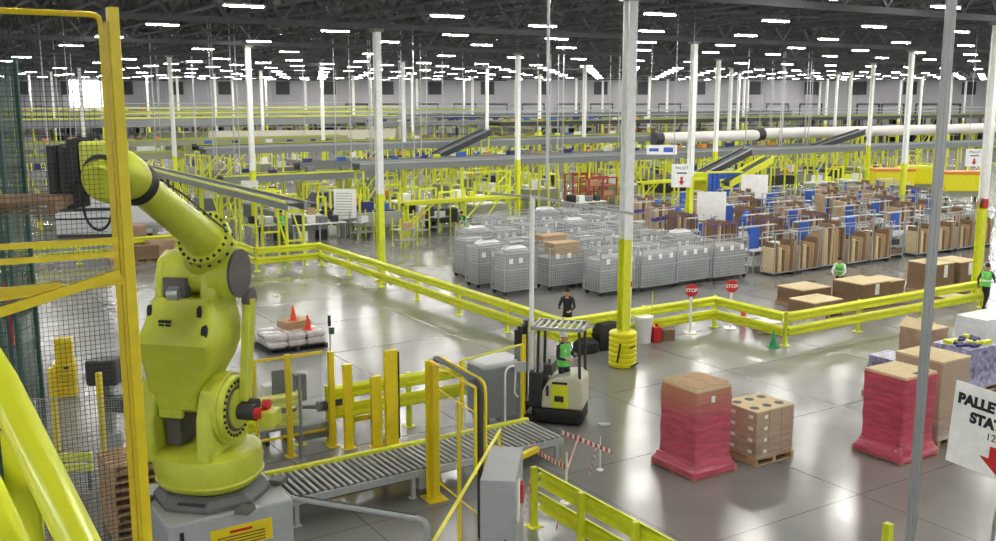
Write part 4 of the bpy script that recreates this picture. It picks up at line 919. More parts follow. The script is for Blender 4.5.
MB().box(.1, .3, -.3, .3, 1.15, 1.4).cyl((.2, .1, 1.4), (.2, .1, 1.5), .03, n=8).build('control_panel', 'dark', fk, bevel=.03)
sit = dict(el=(-.25, .06, 1.14), wl=(-.14, .30, 1.12), er=(.25, .06, 1.14), wr=(.14, .28, 1.12), kl=(-.10, .10, .52), kr=(.10, .08, .52), al=(-.11, .02, .09), ar=(.11, .0, .09))
ofx = fk.matrix_basis @ Vector((-.02, .1, 0)); _op = Matrix.Rotation(PI-.25, 4, 'Z') @ Vector((-.12, .0, 0))
person('forklift operator in bright green vest standing in the reach truck', 0, 0, PI+.7, sit, 'shirtd', 'denim', 'vest', z=.42, xy=(fk.location.x+_op.x, fk.location.y+_op.y), cap='white')
# ================================================================ MESH CAGE CARTS
def cage(name, full, wide=1.9, dep=1.0, H_=1.75, box_top=None):
    o = thing(name, '', 'cage cart')
    fr_ = MB(); a, b_ = wide/2, dep/2
    for sx_ in (-a, a):
        for sy_ in (-b_, b_): fr_.box(sx_-.02, sx_+.02, sy_-.02, sy_+.02, .16, H_)
    for z in (.2, 1.0, H_):
        for sy_ in (-b_, b_): fr_.box(-a, a, sy_-.018, sy_+.018, z-.018, z+.018)
        for sx_ in (-a, a): fr_.box(sx_-.018, sx_+.018, -b_, b_, z-.018, z+.018)
    fr_.build('frame', 'grey', o)
    mm = MB()
    for i in range(int(wide/.1)): x_ = -a+.05+i*.1; mm.box(x_-.004, x_+.004, -b_-.004, -b_+.004, .2, H_).box(x_-.004, x_+.004, b_-.004, b_+.004, .2, H_)
    for i in range(int(dep/.1)): y_ = -b_+.05+i*.1; mm.box(-a-.004, -a+.004, y_-.004, y_+.004, .2, H_).box(a-.004, a+.004, y_-.004, y_+.004, .2, H_)
    for i in range(12):
        z = .3+i*.12; mm.box(-a, a, -b_-.004, -b_+.004, z, z+.008).box(-a-.004, -a+.004, -b_, b_, z, z+.008)
    mm.build('wire_mesh', 'wireg', o)
    MB().box(-a, a, -b_, b_, .16, .2).build('deck', 'dark', o)
    MB().loft([[(p[0], p[1], z) for p in rrect(a-.05-t, b_-.05-t, .08, 2)] for z, t in ((.2, 0), (H_*full, .0), (H_*full+.08, .12))]).build('liner', 'plast', o)
    for k, (sx_, sy_) in enumerate(((-a+.1, -b_+.1), (a-.1, -b_+.1), (-a+.1, b_-.1), (a-.1, b_-.1))): MB().cyl((sx_, sy_-.02, .08), (sx_, sy_+.02, .08), .08, n=8).build('caster', 'black', o)
    for i in range(3 if not box_top else 2): x_ = -a*.6+i*a*.6; MB().box(x_-.09, x_+.09, -b_-.02, -b_-.008, 1.25, 1.45).build('paper_label', 'paper', o)
    if box_top == 'box': MB().cb(0, 0, H_-.1, a*1.3, b_*1.4, .5).build('carton_pile', 'card', o, bevel=.02)
    if box_top == 'bag': MB().loft([[(p[0], p[1], H_*full+z) for p in rrect(a*.7-t, b_*.7-t, .15, 3)] for z, t in ((0, .1), (.1, 0), (.22, .1), (.3, .3))]).build('bag_pile', 'bag', o, smooth=True)
    return o
protos = [cage('cage_cart', .8), cage('cage_cart', .9, 1.5, .95, 1.8, 'bag'), cage('cage_cart', .75, 1.9, 1.0, 1.7, 'box'), cage('cage_cart', .93, 1.3, .95, 1.7)]
used = [False]*4
def put(protos_, used_, k, u, v, lab, rz=0, grp=None, z=0):
    x, y = W(u, v)
    if not used_[k]:
        used_[k] = True; o = protos_[k]; o.location = (x, y, z); o.rotation_euler.z = TH+rz; o['label'] = lab
        if grp: o['group'] = grp
        return o
    return dup(protos_[k], (x, y, z), TH+rz, lab, grp)
rowp = ['front cart row by the rail', 'second cart row from the rail', 'third cart row from the rail', 'fourth cart row from the rail', 'fifth cart row from the rail', 'sixth cart row from the rail', 'rearmost cart row']
kinds_ = ['low-filled', 'bag-topped', 'carton-topped', 'narrow full']
cu = [(2.9, 12.1), (2.5, 12.3), (2.4, 12.4), (3.0, 12.4), (4.4, 12.9), (5.8, 14.0), (8.0, 15.4)]
cv_ = [8.6, 10.6, 12.6, 14.7, 16.8, 18.9, 21.2]
for r_, ((ua_, ub), v) in enumerate(zip(cu, cv_)):
    u = ua_+R.uniform(0, .4); n = 0
    if r_ == 0: u = 5.6
    while u < ub:
        k = R.choice([0, 0, 1, 3, 3, 0, 2]) if not (r_ == 1 and n == 1) else 2
        wd_ = [1.9, 1.5, 1.9, 1.3][k]
        put(protos, used, k, u+wd_/2, v+R.uniform(-.08, .08), '%s mesh cage cart, %s from left, %s' % (kinds_[k], ORD[n], rowp[r_]), R.uniform(-.03, .03), 'mesh cage carts')
        u += wd_+.12+(R.random() < .25)*.5; n += 1
# ================================================================ PACK STATIONS
def station(kind):
    o = thing('pack_station', '', 'workstation')
    MB().box(-1.0, 1.0, -.4, .35, .92, .96).build('table_top', 'white', o)
    for sx_ in (-.95, .95):
        for sy_ in (-.36, .31): MB().box(sx_-.025, sx_+.025, sy_-.025, sy_+.025, 0, .92 if sy_ < 0 else 1.95).build('leg', 'grey', o)
    MB().box(-1.0, 1.0, .1, .35, 1.35, 1.38).box(-1.0, 1.0, .1, .35, 1.93, 1.96).build('shelf', 'grey', o)
    MB().box(-.95, .95, -.35, .3, .25, .28).build('lower_shelf', 'grey', o)
    for i in range(3): x_ = -.6+i*.55; MB().box(x_-.18, x_+.18, -.3, .2, .28, .55+R.uniform(0, .2)).build('tote', 'film', o)
    if kind == 0:
        MB().box(-.95, -.35, -.1, -.0, 1.0, 1.95).build('blue_panel', 'blue', o, bevel=.02)
        MB().cb(.6, -.1, 1.1, .4, .35, .28).build('white_printer', 'white', o, bevel=.03)
    elif kind == 1:
        MB().box(-.2, .35, .0, .06, .96, 1.8).build('carton_panel', 'card', o); MB().box(-.35, -.2, -.05, .05, .96, 1.7).build('blue_arm', 'blue', o, bevel=.02); MB().box(.35, .6, -.05, .05, .96, 1.9).build('blue_arm', 'blue', o, bevel=.02)
        MB().cb(-.7, -.1, 1.06, .35, .3, .2).build('white_printer', 'white', o, bevel=.03)
    else:
        m = MB()
        for i in range(5): x_ = -.8+i*.36; m.cb(x_, .22, 1.48+.02*i, .28, .22, .18)
        m.build('small_bins', 'violet', o); MB().bar((.5, -.1, .96), (.8, -.1, 1.75), .3, .2).bar((.75, -.1, 1.7), (.35, -.2, 2.0), .25, .2).build('blue_arm', 'blue', o, bevel=.02)
        MB().cb(0, -.1, 1.12, .5, .3, .3).build('grey_monitor', 'mgrey', o, bevel=.03)
    return o
def flats(kind):
    o = thing('carton_rack', '', 'rack')
    m = MB()
    for sx_ in (-.72, .72):
        for sy_ in (-.35, .35): m.box(sx_-.02, sx_+.02, sy_-.02, sy_+.02, .1, 1.85)
    for z in (.14, 1.83):
        for sy_ in (-.35, .35): m.box(-.72, .72, sy_-.02, sy_+.02, z-.02, z+.02)
        for sx_ in (-.72, .72): m.box(sx_-.02, sx_+.02, -.35, .35, z-.02, z+.02)
    m.build('rack_frame', 'grey' if kind != 1 else 'violet', o); MB().box(-.72, .72, -.35, .35, .1, .14).build('deck', 'grey', o)
    for k in range(2): MB().box(-.7+k*1.34, -.62+k*1.34, -.3, .3, 0, .1).build('foot', 'dark', o)
    for k in range(10):
        x_ = -.62+k*.135; h_ = R.uniform(1.45, 1.95) if kind != 2 else R.uniform(.9, 1.35)
        T_ = Matrix.Translation((x_, 0, .15)) @ Matrix.Rotation(R.uniform(-.05, .05), 4, 'Y')
        MB().box(-.05, .05, -.3-R.uniform(0, .06), .3, 0, h_, T_).build('flat_cartons', R.choice(['card', 'cardd', 'cardl', 'cardd', 'cardd', 'card']), o)
    return o
def shelfcart():
    o = thing('shelf_cart', '', 'shelf')
    m = MB()
    for sx_ in (-.45, .45):
        for sy_ in (-.28, .28): m.box(sx_-.02, sx_+.02, sy_-.02, sy_+.02, .08, 1.75)
    for z in (.15, .6, 1.05, 1.5): m.box(-.45, .45, -.28, .28, z, z+.03)
    m.build('shelf_frame', 'grey', o)
    for z, w_, c_ in ((.18, .7, 'cardd'), (.63, .5, 'dark'), (1.08, .6, 'film')): MB().cb(.05, 0, z+.14, w_, .4, .26).build('tote', c_, o)
    for k in range(2): MB().cyl((-.4+k*.8, -.28, .05), (-.4+k*.8, .28, .05), .05, n=8).build('caster', 'black', o)
    return o
st_p = [station(0), station(1), station(2)]; fl_p = [flats(0), flats(1), flats(2)]; sc_p = [shelfcart()]
us, uf, uc = [False]*3, [False]*3, [False]
rown = ['nearest pack row', 'second pack row', 'third pack row', 'fourth pack row', 'fifth pack row', 'sixth pack row', 'farthest pack row']
desc = ['white station with blue panel', 'station with brown panel and blue arms', 'white station with violet bins']
fdesc = ['grey rack of flat cartons', 'violet-edged rack of flat cartons', 'low-filled rack of flat cartons']
for r_, v in enumerate((9.2, 12.7, 16.1, 19.4, 22.7)):
    u = (14.6, 14.6, 15.4, 17.0, 18.6, 20.0, 21.0)[r_]; ns = nf = nc = 0; lim = 31+r_*2.6
    while u < lim:
        k = R.randrange(3)
        put(st_p, us, k, u+1.0, v+R.uniform(-.1, .1), '%s, %s from left in the %s' % (desc[k], ORD[min(ns, 19)], rown[r_]), R.choice([0, PI, 0]), 'pack stations'); ns += 1
        kf = R.randrange(3)
        put(fl_p, uf, kf, u+.75, v-1.15+R.uniform(-.1, .1), '%s, %s from left in the %s' % (fdesc[kf], ORD[min(nf, 19)], rown[r_]), R.uniform(-.05, .05), 'carton racks'); nf += 1
        if R.random() < .55:
            put(sc_p, uc, 0, u+2.1, v-1.1, 'grey shelf cart of totes, %s from the left in the %s' % (ORD[min(nc, 19)], rown[r_]), R.uniform(-.1, .1), 'shelf carts'); nc += 1
        else:
            put(fl_p, uf, 2, u+2.35, v-1.2, '%s, %s from left in the %s' % (fdesc[2], ORD[min(nf, 19)], rown[r_]), R.uniform(-.05, .05), 'carton racks'); nf += 1
        u += 3.3 + (R.random() < .3)*1.3
# totes and piles on stations are part of them; loose boxes on the floor between rows
# ================================================================ LEFT WORKBENCHES
wb_ = thing('workbench', '', 'workbench')
MB().box(-1.5, 1.5, -.4, .4, .88, .93).build('table_top', 'white', wb_)
for sx_ in (-1.45, 0, 1.45): MB().box(sx_-.03, sx_+.03, -.36, .36, 0, .88).build('leg', 'grey', wb_)
MB().box(-1.4, -.9, -.2, .2, .93, 1.4).build('black_monitor', 'black', wb_); MB().cb(-.4, 0, 1.15, .5, .35, .4).build('white_unit', 'white', wb_, bevel=.05); MB().cb(.3, .05, 1.1, .45, .4, .34).build('grey_unit', 'mgrey', wb_, bevel=.05)
MB().cb(.95, 0, 1.12, .4, .35, .36).build('dark_unit', 'dark', wb_, bevel=.05); MB().cb(.2, 0, .3, .5, .5, .55).build('under_bin', 'black', wb_); MB().cb(-.9, 0, .28, .5, .5, .5).build('under_box', 'white', wb_)
uw = [False]
for k, (px, py, lab) in enumerate(((276, 241, 'white workbench crowded with black and white units beside two workers'), (318, 240, 'white workbench right of the two workers at left'), (300, 226, 'white workbench behind the two-worker bench'), (345, 234, 'white workbench beside the tall whiteboard'), (428, 228, 'white workbench right of the second column'), (585, 216, 'white bench by the red steel racks'))):
    u, v = puv(px, py); put([wb_], uw, 0, u, v, lab, R.uniform(-.1, .1), 'white workbenches')
o = thing('whiteboard', 'tall white notice board standing right of the left workbenches', 'board', G(346, 236)+(0,), -.1)
MB().box(-.62, .62, -.03, .03, 1.0, 2.6).build('board', 'paper', o); MB().box(-.5, -.45, -.03, .03, 0, 1.0).box(.45, .5, -.03, .03, 0, 1.0).box(-.5, -.45, -.3, .3, 0, .04).box(.45, .5, -.3, .3, 0, .04).build('stand', 'grey', o)
o = MB()
for k in range(9): o.box(-.5, .4, -.036, -.03, 1.15+k*.15, 1.18+k*.15)
o.build('written_lines', 'mgrey', bpy.data.objects[[x.name for x in C.objects if x.name.startswith('whiteboard')][-1]])
for px, py, w_, h_, z0, lab in ((710, 243, 1.5, 1.5, 1.2, 'white board on stand right of the arrow-sign column'), (753, 222, 1.6, 1.6, 1.3, 'white board near the yellow slide and blue curtain')):
    o = thing('whiteboard', lab, 'board', G(px, py)+(0,), -.05); MB().box(-w_/2, w_/2, -.03, .03, z0, z0+h_).build('board', 'paper', o); MB().box(-w_/2+.1, -w_/2+.15, -.03, .03, 0, z0).box(w_/2-.15, w_/2-.1, -.03, .03, 0, z0).box(-w_/2+.1, -w_/2+.15, -.3, .3, 0, .04).box(w_/2-.15, w_/2-.1, -.3, .3, 0, .04).build('stand', 'grey', o)
x, y = G(723, 213); o = thing('blue_curtain', 'row of bright blue panels hung left of the white board', 'panel', (x, y, 0), TH*.2)
m = MB()
for k in range(7): m.cb(-1.0+k*.31, 0, 1.9, .27, .3, 1.5)
m.build('panels', 'blue', o, bevel=.04); MB().box(-1.2, 1.2, -.2, .2, 2.65, 2.75).box(-1.2, -1.1, -.05, .05, 0, 2.65).box(1.1, 1.2, -.05, .05, 0, 2.65).build('frame', 'guard', o)
# red oxide racks
for px, py, lab in ((598, 208, 'red steel rack with orange shelves right behind the cage carts'), (582, 203, 'second red steel rack, set back and left of the first')):
    x, y = G(px, py); o = thing('red_rack', lab, 'rack', (x, y, 0), TH, 'red steel racks'); m = MB()
    for sx_ in (-1.2, 0, 1.2):
        for sy_ in (-.5, .5): m.box(sx_-.05, sx_+.05, sy_-.05, sy_+.05, 0, 2.1)
    for z in (.8, 1.5, 2.05): m.box(-1.2, 1.2, -.52, -.46, z, z+.1).box(-1.2, 1.2, .46, .52, z, z+.1)
    m.build('rack_frame', 'rust', o); MB().box(-1.15, 1.15, -.45, .45, 1.52, 1.56).box(-1.15, 1.15, -.45, .45, .82, .86).build('shelf', 'wood', o); MB().cb(-.5, 0, 1.75, .8, .6, .36).cb(.6, 0, 1.02, .9, .6, .32).build('load', 'card', o)
# big yellow-orange containers
for px, py, w_, lab in ((894, 200, 2.9, 'yellow container with orange top band left of the tall grey pole'), (919, 196, 1.9, 'smaller yellow and orange container just left of the pole'), (965, 204, 2.9, 'widest yellow container with orange top band at the right edge'), (700, 206, 1.2, 'yellow box guard beside the blue panels')):
    x, y = G(px, py); o = thing('yellow_container', lab, 'container', (x, y, 0), 0)
    MB().box(-w_/2, w_/2, 0, 1.6, .9, 2.1).build('body', 'contyel', o, bevel=.05); MB().box(-w_/2-.03, w_/2+.03, -.03, 1.63, 2.1, 2.3).build('orange_band', 'orangeb' if w_ > 2 else 'guard', o); MB().box(-w_/2, w_/2, .1, 1.5, .5, .9).build('base', 'olive', o)
    for sx_ in (-w_/2+.1, w_/2-.1):
        for sy_ in (.15, 1.4): MB().box(sx_-.06, sx_+.06, sy_-.06, sy_+.06, 0, .5).build('leg', 'dark', o)
# ================================================================ CONVEYORS
def conveyor(name, lab, u0, v0, u1, v1, z, wd=1.4, dk='mgrey', rail='grey', post='guard', step=3.9, z1=None, goods=0, brace=True, rails=False, th=.42):
    x0, y0 = W(u0, v0); x1, y1 = W(u1, v1); L_ = math.hypot(x1-x0, y1-y0); a = math.atan2(y1-y0, x1-x0); z1 = z if z1 is None else z1
    o = thing(name, lab, 'conveyor', (x0, y0, 0), a); h_ = wd/2
    def Z(t): return z+(z1-z)*t/L_
    def sl(y0_, y1_, za, zb, m_, nm):
        mb_ = MB(); mb_.add([(0, y0_, Z(0)+za), (L_, y0_, Z(L_)+za), (L_, y1_, Z(L_)+za), (0, y1_, Z(0)+za), (0, y0_, Z(0)+zb), (L_, y0_, Z(L_)+zb), (L_, y1_, Z(L_)+zb), (0, y1_, Z(0)+zb)], [(0, 3, 2, 1), (4, 5, 6, 7), (0, 1, 5, 4), (1, 2, 6, 5), (2, 3, 7, 6), (3, 0, 4, 7)])
        return mb_.build(nm, m_, o)
    sl(-h_+.05, h_-.05, -.1, 0, 'dark', 'belt'); sl(-h_, -h_+.08, -th, .08, dk, 'side_frame'); sl(h_-.08, h_, -th, .08, dk, 'side_frame')
    sl(-h_-.06, -h_, .02, .12, rail, 'edge_rail'); sl(h_, h_+.06, .02, .12, rail, 'edge_rail')
    n = min(int(L_/step), 48)
    for i in range(n+1):
        x = .2+(L_-.4)*i/max(1, n); zt = Z(x)-th
        if zt < .4: continue
        m = MB().box(x-.05, x+.05, -h_, -h_+.1, 0, zt).box(x-.05, x+.05, h_-.1, h_, 0, zt).box(x-.05, x+.05, -h_, h_, zt-.15, zt)
        if brace and i % 3 == 0 and i < n: m.bar((x, -h_+.06, zt*.35), (x+step*.5, -h_+.06, zt), .07, .07).bar((x, h_-.06, zt*.35), (x+step*.5, h_-.06, zt), .07, .07)
        if brace: m.box(x-.04, x+.04, -h_, h_, zt*.45, zt*.45+.08)
        m.build('support', post, o)
    if rails:
        for s_ in (-1, 1): sl(s_*(h_+.08), s_*(h_+.12), 1.02, 1.08, 'guard' if rails == 2 else 'grey', 'hand_rail'); sl(s_*(h_+.08), s_*(h_+.12), .52, .57, 'guard' if rails == 2 else 'grey', 'hand_rail')
    g = 0
    if goods:
        t = R.uniform(.5, 2)
        while t < L_-1 and g < goods:
            c_ = R.choice(['navy', 'blue', 'card', 'navy', 'film', 'orangeb', 'mgrey', 'guard', 'cardd'])
            sz = R.uniform(.35, .6); MB().cb(t, R.uniform(-.1, .1), Z(t)+sz*.35, sz, sz*.8, sz*.7).build('carried_tote', c_, o); t += R.uniform(.9, 2.6); g += 1
    return o
conveyor('belt_conveyor', 'long grey elevated conveyor crossing above the pack area on yellow legs', 7.5, 34.2, 78, 31.5, 3.55, 1.3, 'mgrey', 'grey', th=.38, step=3.3)
conveyor('belt_conveyor', 'grey conveyor with yellow stripe running diagonally away behind the robot elbow', -1.6, 20.8, -1.6, 50, 2.9, .9, 'mgrey', 'guard', step=3.0, goods=0, th=.3)
conveyor('belt_conveyor', 'low yellow-green conveyor beam behind the second column', 6.6, 26.4, 14.2, 26.4, 1.9, .5, 'guard', 'guard', step=3.2, th=.08)
conveyor('belt_conveyor', 'low yellow-green conveyor beam behind the red racks', 25.8, 29.4, 32.5, 29.4, 1.9, .5, 'guard', 'guard', step=2.6, th=.08)
conveyor('belt_conveyor', 'grey tote conveyor left of the second column with yellow legs', .5, 38.5, 11, 38.5, 2.8, 1.2, 'mgrey', 'guard', goods=14, step=2.6)
conveyor('belt_conveyor', 'tote conveyor carrying blue and brown totes behind the long grey one', 6, 40, 60, 40, 3.3, 1.3, 'mgrey', 'mgrey', goods=26, step=3.0)
conveyor('belt_conveyor', 'conveyor with yellow rail seen over the robot forearm', -34, 52.5, 2, 52.5, 3.6, 1.4, 'olive', 'dully', goods=8, step=3.5)
conveyor('belt_conveyor', 'grey elevated conveyor above the blue tote line', 2, 47, 96, 47, 4.1, 1.6, 'mgrey', 'grey', step=5)
conveyor('belt_conveyor', 'yellow-railed tote conveyor in the middle distance', 4, 56, 100, 56, 3.9, 1.4, 'dark', 'dully', goods=30, step=4.2)
conveyor('mezzanine_conveyor', 'high grey mezzanine conveyor with yellow handrails in the far right', 40, 70, 144, 70, 4.9, 3.0, 'dark', 'dully', step=6, post='dully', rails=1, goods=14)
conveyor('mezzanine_conveyor', 'far dark mezzanine deck under the distant doors', 20, 92, 110, 92, 5.2, 4.0, 'dark', 'mgrey', step=7, post='dully', rails=1)
conveyor('mezzanine_conveyor', 'second far grey mezzanine deck in front of the wall', 30, 82, 125, 82, 4.7, 2.5, 'mgrey', 'olive', step=7, post='dully', rails=1, goods=12)
conveyor('mezzanine_conveyor', 'long far left mezzanine edged in yellow', -45, 86, 36, 86, 5.35, 3.2, 'mgrey', 'guard', step=6, post='dully', rails=2, goods=18, th=.8)
conveyor('mezzanine_conveyor', 'grey far left mezzanine behind the yellow-edged one', -30, 108, 62, 108, 5.7, 3.2, 'olive', 'dully', step=7, post='dully', rails=1, goods=24)
conveyor('belt_conveyor', 'green-grey tote line left of the third column', -30, 64, 20, 64, 4.0, 1.6, 'olive', 'dully', post='dully', goods=20, step=4)
conveyor('incline_conveyor', 'dark inclined conveyor climbing right in the middle distance', 18.5, 44, 23, 44, 3.4, 1.2, 'dark', 'mgrey', z1=5.1, step=3)
conveyor('incline_conveyor', 'grey inclined conveyor descending toward the yellow slide', 30, 30.5, 37, 30.5, 1.4, 1.0, 'dark', 'grey', z1=3.8, step=3)
conveyor('incline_conveyor', 'wide bright yellow slide left of the white board column', 29.6, 25.3, 33.6, 25.3, 2.1, .9, 'guard', 'guard', z1=3.6, step=3, th=.35)
conveyor('incline_conveyor', 'dark incline rising to the far left mezzanine end', 36, 86, 56, 86, 5.5, 2.2, 'mgrey', 'mgrey', z1=3.2, step=5)
x, y = G(462, 232); o = thing('brace_frame', 'thin yellow braced frame standing on the low yellow beam line', 'frame', (x, y, 0), TH)
MB().box(0, .1, -.05, .05, 0, 3.4).box(3.2, 3.3, -.05, .05, 0, 3.4).bar((.1, 0, .6), (3.2, 0, 3.3), .07, .07).bar((1.2, 0, .3), (3.2, 0, 2.4), .07, .07).box(0, 3.3, -.04, .04, 3.3, 3.38).build('bars', 'guard', o)
conveyor('incline_conveyor', 'dark incline climbing to the duct in the right distance', 52, 37.5, 59, 37.5, 3.2, .8, 'dark', 'mgrey', z1=4.6, step=3)
for k in range(20):
    x = -95+k*10.2
    o = thing('storage_rack', 'dark storage rack low along the far wall, %s from the left' % ORD[k], 'rack', (x, 168+(k % 2)*.8, 0), 0, 'far wall racks'); m = MB()
    for sx_ in (0, 3.2, 6.4, 9.6):
        for sy_ in (0, 1.2): m.box(sx_-.06, sx_+.06, sy_-.06, sy_+.06, 0, 4.3)
    for z in (1.3, 2.7, 4.1): m.box(0, 9.6, -.05, .05, z, z+.14).box(0, 9.6, 1.15, 1.25, z, z+.14).box(0, 9.6, 0, 1.2, z+.1, z+.14)
    m.build('rack_frame', 'dark', o); m = MB()
    for q in range(24): m.cb(R.uniform(.5, 9.1), .6, R.choice([.5, 1.8, 3.2])+.15, R.uniform(.6, 1.2), 1.0, R.uniform(.7, 1.1))
    m.build('stored_goods', R.choice(['cardd', 'mgrey', 'dark', 'olive']), o)['kind'] = 'stuff'
# big white duct
x0, y0 = W(39.6, 42.8); o = thing('air_duct', 'long fat white air duct crossing the right distance', 'duct', (x0, y0, 0), TH-.03)
MB().cyl((0, 0, 4.1), (11.2, 0, 4.15), .46, n=20).cyl((11.9, 0, 4.25), (75, 0, 4.25), .5, n=20).build('duct_pipe', 'pipe', o, smooth=True); MB().cyl((-.8, 0, 4.1), (0, 0, 4.1), .58, n=20).cyl((11.2, 0, 4.15), (11.9, 0, 4.25), .56, n=20).build('dark_collar', 'dark', o, smooth=True)
for k in range(13): MB().box(k*6-.08+.3, k*6+.08+.3, -.5, -.4, 0, 3.72).box(k*6+.2, k*6+.4, -.5, .5, 3.6, 3.75).build('support', 'gpost', o)
# far office panels and cladding boxes (left)
def panel(px, py, z, wd, ht, m_, lab, dp=.3, name='wall_board'):
    x, y = G(px, py, z); o = thing(name, lab, 'panel', (x, y, 0), TH*.3)
    MB().box(0, wd, 0, dp, z, z+ht).build('board', m_, o)
    n = max(2, int(wd/4)+1)
    for i in range(n): t_ = .1+(wd-.2)*i/(n-1); MB().box(t_-.08, t_+.08, .05, .25, 0, z).build('post', 'gpost', o)
    return o
panel(209, 146, 2.7, 9.5, 1.5, 'beige', 'pale beige board left of the third column'); panel(265, 145, 2.6, 6.5, 1.5, 'beige', 'pale beige board just right of the third column'); panel(322, 143, 2.6, 8, 1.4, 'beige', 'pale beige board seen left of the second column')
panel(384, 139, 2.7, 5, 1.3, 'beige', 'pale beige board right of the second column')
for k, (px, py, wd_, ht_, lab) in enumerate(((137, 155, 2.6, 1.4, 'small white machine right of the fence post'), (150, 153, 3.0, 2.2, 'olive cladding box right of the fence post'), (181, 153, 5.2, 2.2, 'wider olive cladding box left of the third column'))):
    panel(px, py, 1.6, wd_, ht_, ['white', 'olive', 'olive'][k], lab, 2.0, 'cladding_box')
# white bulk stack seen through the fence
x, y = G(40, 243)
for k in range(2):
    o = thing('white_container', ['lower', 'upper'][k]+' white plastic container behind the fence and guard rail', 'container', (x, y+2, 1.45*k), TH*.3, 'white containers')
    MB().box(0, 5.6, 0, 1.6, .13, 1.4).build('body', 'film', o, bevel=.05); MB().box(-.03, 5.63, -.04, 0, .95, 1.05).box(.1, 5.5, 0, 1.6, 0, .13).build('dark_band', 'dark', o)
for k, (px, py, w_, h_, m_) in enumerate(((146, 262, 1.2, .75, 'cardd'), (160, 260, 1.3, .9, 'cwrap'), (172, 254, 1.2, 1.0, 'shrink'), (122, 262, 1.2, .6, 'cardl'), (135, 252, 1.2, 1.3, 'cwrap'))):
    u, v = puv(px, py); load('carton_pallet', ['low brown', 'mid brown', 'white-wrapped', 'pale low', 'taller rear brown'][k]+' carton pallet by the robot forearm behind the rail', 'pallet load', u-.5, v, w_, 1.0, h_, m_, group='carton pallets at the left rail')
x, y = G(125, 246)
o = thing('white_bin', 'white bin right of the safety post beyond the rail', 'bin', (x, y, 0), .1); MB().box(0, 1.6, 0, 1.2, 1.1, 3.0).build('body', 'film', o, bevel=.1); MB().box(.1, .2, .1, 1.1, 0, 1.1).box(1.4, 1.5, .1, 1.1, 0, 1.1).build('leg', 'grey', o); MB().box(-.05, 2.6, -.1, .8, .9, 1.1).build('tray', 'grey', o)
# small yellow-framed stands in the open middle
for k, (px, py) in enumerate(((388, 232), (405, 246), (418, 236), (396, 222), (440, 232), (372, 224), (362, 238), (430, 222), (454, 226))):
    x, y = G(px, py); o = thing('work_stand', 'grey and yellow wheeled stand, %s from the camera among the open-floor stands' % ORD[k], 'stand', (x, y, 0), TH+R.uniform(-.4, .4), 'wheeled stands')
    MB().box(-.6, .6, -.35, .35, .85, .9).box(-.6, .6, -.35, .35, .3, .34).build('shelf', 'grey', o)
    for sx_ in (-.56, .56): MB().box(sx_-.03, sx_+.03, -.35, -.29, 0, 1.5).box(sx_-.03, sx_+.03, .29, .35, 0, 1.5).build('frame', R.choice(['guard', 'galv']), o)
    MB().cb(R.uniform(-.2, .2), 0, 1.05, .5, .4, .3).build('load', R.choice(['film', 'card', 'bag', 'blue']), o)
# machines and shelving standing under the conveyors
mp_ = []
for k in range(4):
    o = thing('sorting_machine', '', 'machine'); mp_.append(o)
    MB().box(-1.3, 1.3, -.6, .6, .5, 1.3).build('body', ['mgrey', 'grey', 'dark', 'olive'][k], o, bevel=.05); MB().box(-1.2, 1.0, -.5, .5, 1.3, 1.36).cb(-.5, 0, 1.6, .6, .5, .5).build('top_unit', ['film', 'navy', 'mgrey', 'white'][k], o)
    for sx_ in (-1.2, 1.2): MB().box(sx_-.05, sx_+.05, -.6, -.5, 0, 2.3).box(sx_-.05, sx_+.05, .5, .6, 0, 2.3).box(sx_-.04, sx_+.04, -.6, .6, 2.2, 2.3).build('yellow_frame', 'guard', o)
    MB().cb(.5, -.2, 1.55, .4, .3, .35).build('tote', ['card', 'blue', 'orangeb', 'guard'][k], o)
um = [False]*4; cn = 0
zone = [('left of the third column', -24, -3, 40, 52), ('by the left tote line', 1, 16, 29, 45), ('behind the red racks', 18, 40, 31, 46), ('under the right grey conveyor', 42, 62, 28, 45), ('in the far middle distance', 2, 70, 58, 80), ('in the far left distance', -40, 0, 56, 80)]
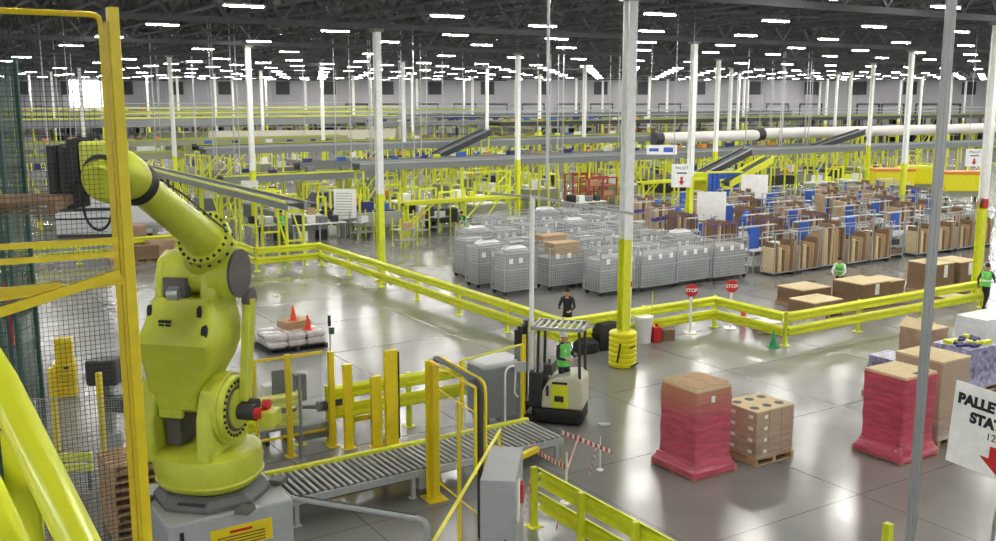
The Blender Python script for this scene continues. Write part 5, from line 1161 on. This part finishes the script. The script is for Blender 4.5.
for zn, ua_, ub, va, vb in zone:
    q = 0; v = va; rr_ = 0
    while v < vb:
        u = ua_+R.uniform(0, 1); rr_ += 1; q = 0
        while u < ub:
            if R.random() < .72 and not (-3.2 < u < .4) and abs(((v+7.7) % BV)-7.7) > .9:
                k = R.randrange(4); vv = v
                for vc in (34.2-(u-7.5)*.038, 38.5, 40, 44, 47, 52.5, 56, 64, 70):
                    if abs(vv-vc) < 1.5: vv = vc+(1.55 if vv >= vc else -1.55)
                put(mp_, um, k, u, vv, '%s machine, %s in the %s line %s' % (['mid-grey', 'pale grey', 'dark', 'olive'][k], ORD[min(q, 19)], ORD[rr_-1], zn), R.choice([0, 0, PI/2]), 'sorting machines'); q += 1
            u += R.uniform(3.2, 4.6)*(1.6 if v > 50 else 1)
        v += 3.4 if v < 50 else 6
for ps, uu in ((mp_, um), (st_p, us), (fl_p, uf), (sc_p, uc), (protos, used)):
    for o, b_ in zip(ps, uu):
        if not b_:
            for c_ in list(o.children): bpy.data.objects.remove(c_)
            bpy.data.objects.remove(o)
# conduit drops from the roof to the conveyors
cdm = MB().cyl((0, 0, 0), (0, 0, 1), .035, n=6).mesh('conduit_drop', 'galv')
kk = -1; cl_ = ['long grey conveyor', 'left grey tote line', 'blue tote conveyor', 'second grey conveyor', 'olive forearm-height conveyor', 'middle-distance dark conveyor', 'left olive tote line', 'yellow-edged mezzanine']
for (v, ulo, uhi, z) in ((34.0, 10, 60, 3.7), (38.5, -14, 10, 3.0), (40, 8, 58, 3.5), (47, 8, 80, 4.3), (52.5, -24, 2, 3.8), (56, 8, 80, 4.1), (64, -20, 20, 4.2), (86, -30, 30, 5.5)):
    kk += 1
    us_ = sorted(R.uniform(ulo, uhi) for _ in range(8))
    for qn, u in enumerate(us_):
        u = u; x, y = W(u, v+.0)
        o = bpy.data.objects.new('conduit_drop', cdm); C.objects.link(o); o.location = (x, y, z); o.scale = (1, 1, ROOFZ-z)
        tag(o, '%s thin roof conduit from the left above the %s' % (ORD[qn], cl_[kk]), 'conduit', 'conduit drops')
for px, py, z, lab in ((547, 190, 5.2, 'thin conduit dropping from the roof left of the tall column, above the mast pole'), (745, 150, 3.5, 'thin conduit dropping from the roof right of the arrow sign')):
    x, y = G(px, py, z) ; o = MB().cyl((0, 0, 0), (0, 0, ROOFZ-z), .04, n=8).build('conduit_drop', 'galv', None, loc=(x, y, z)); tag(o, lab, 'conduit')
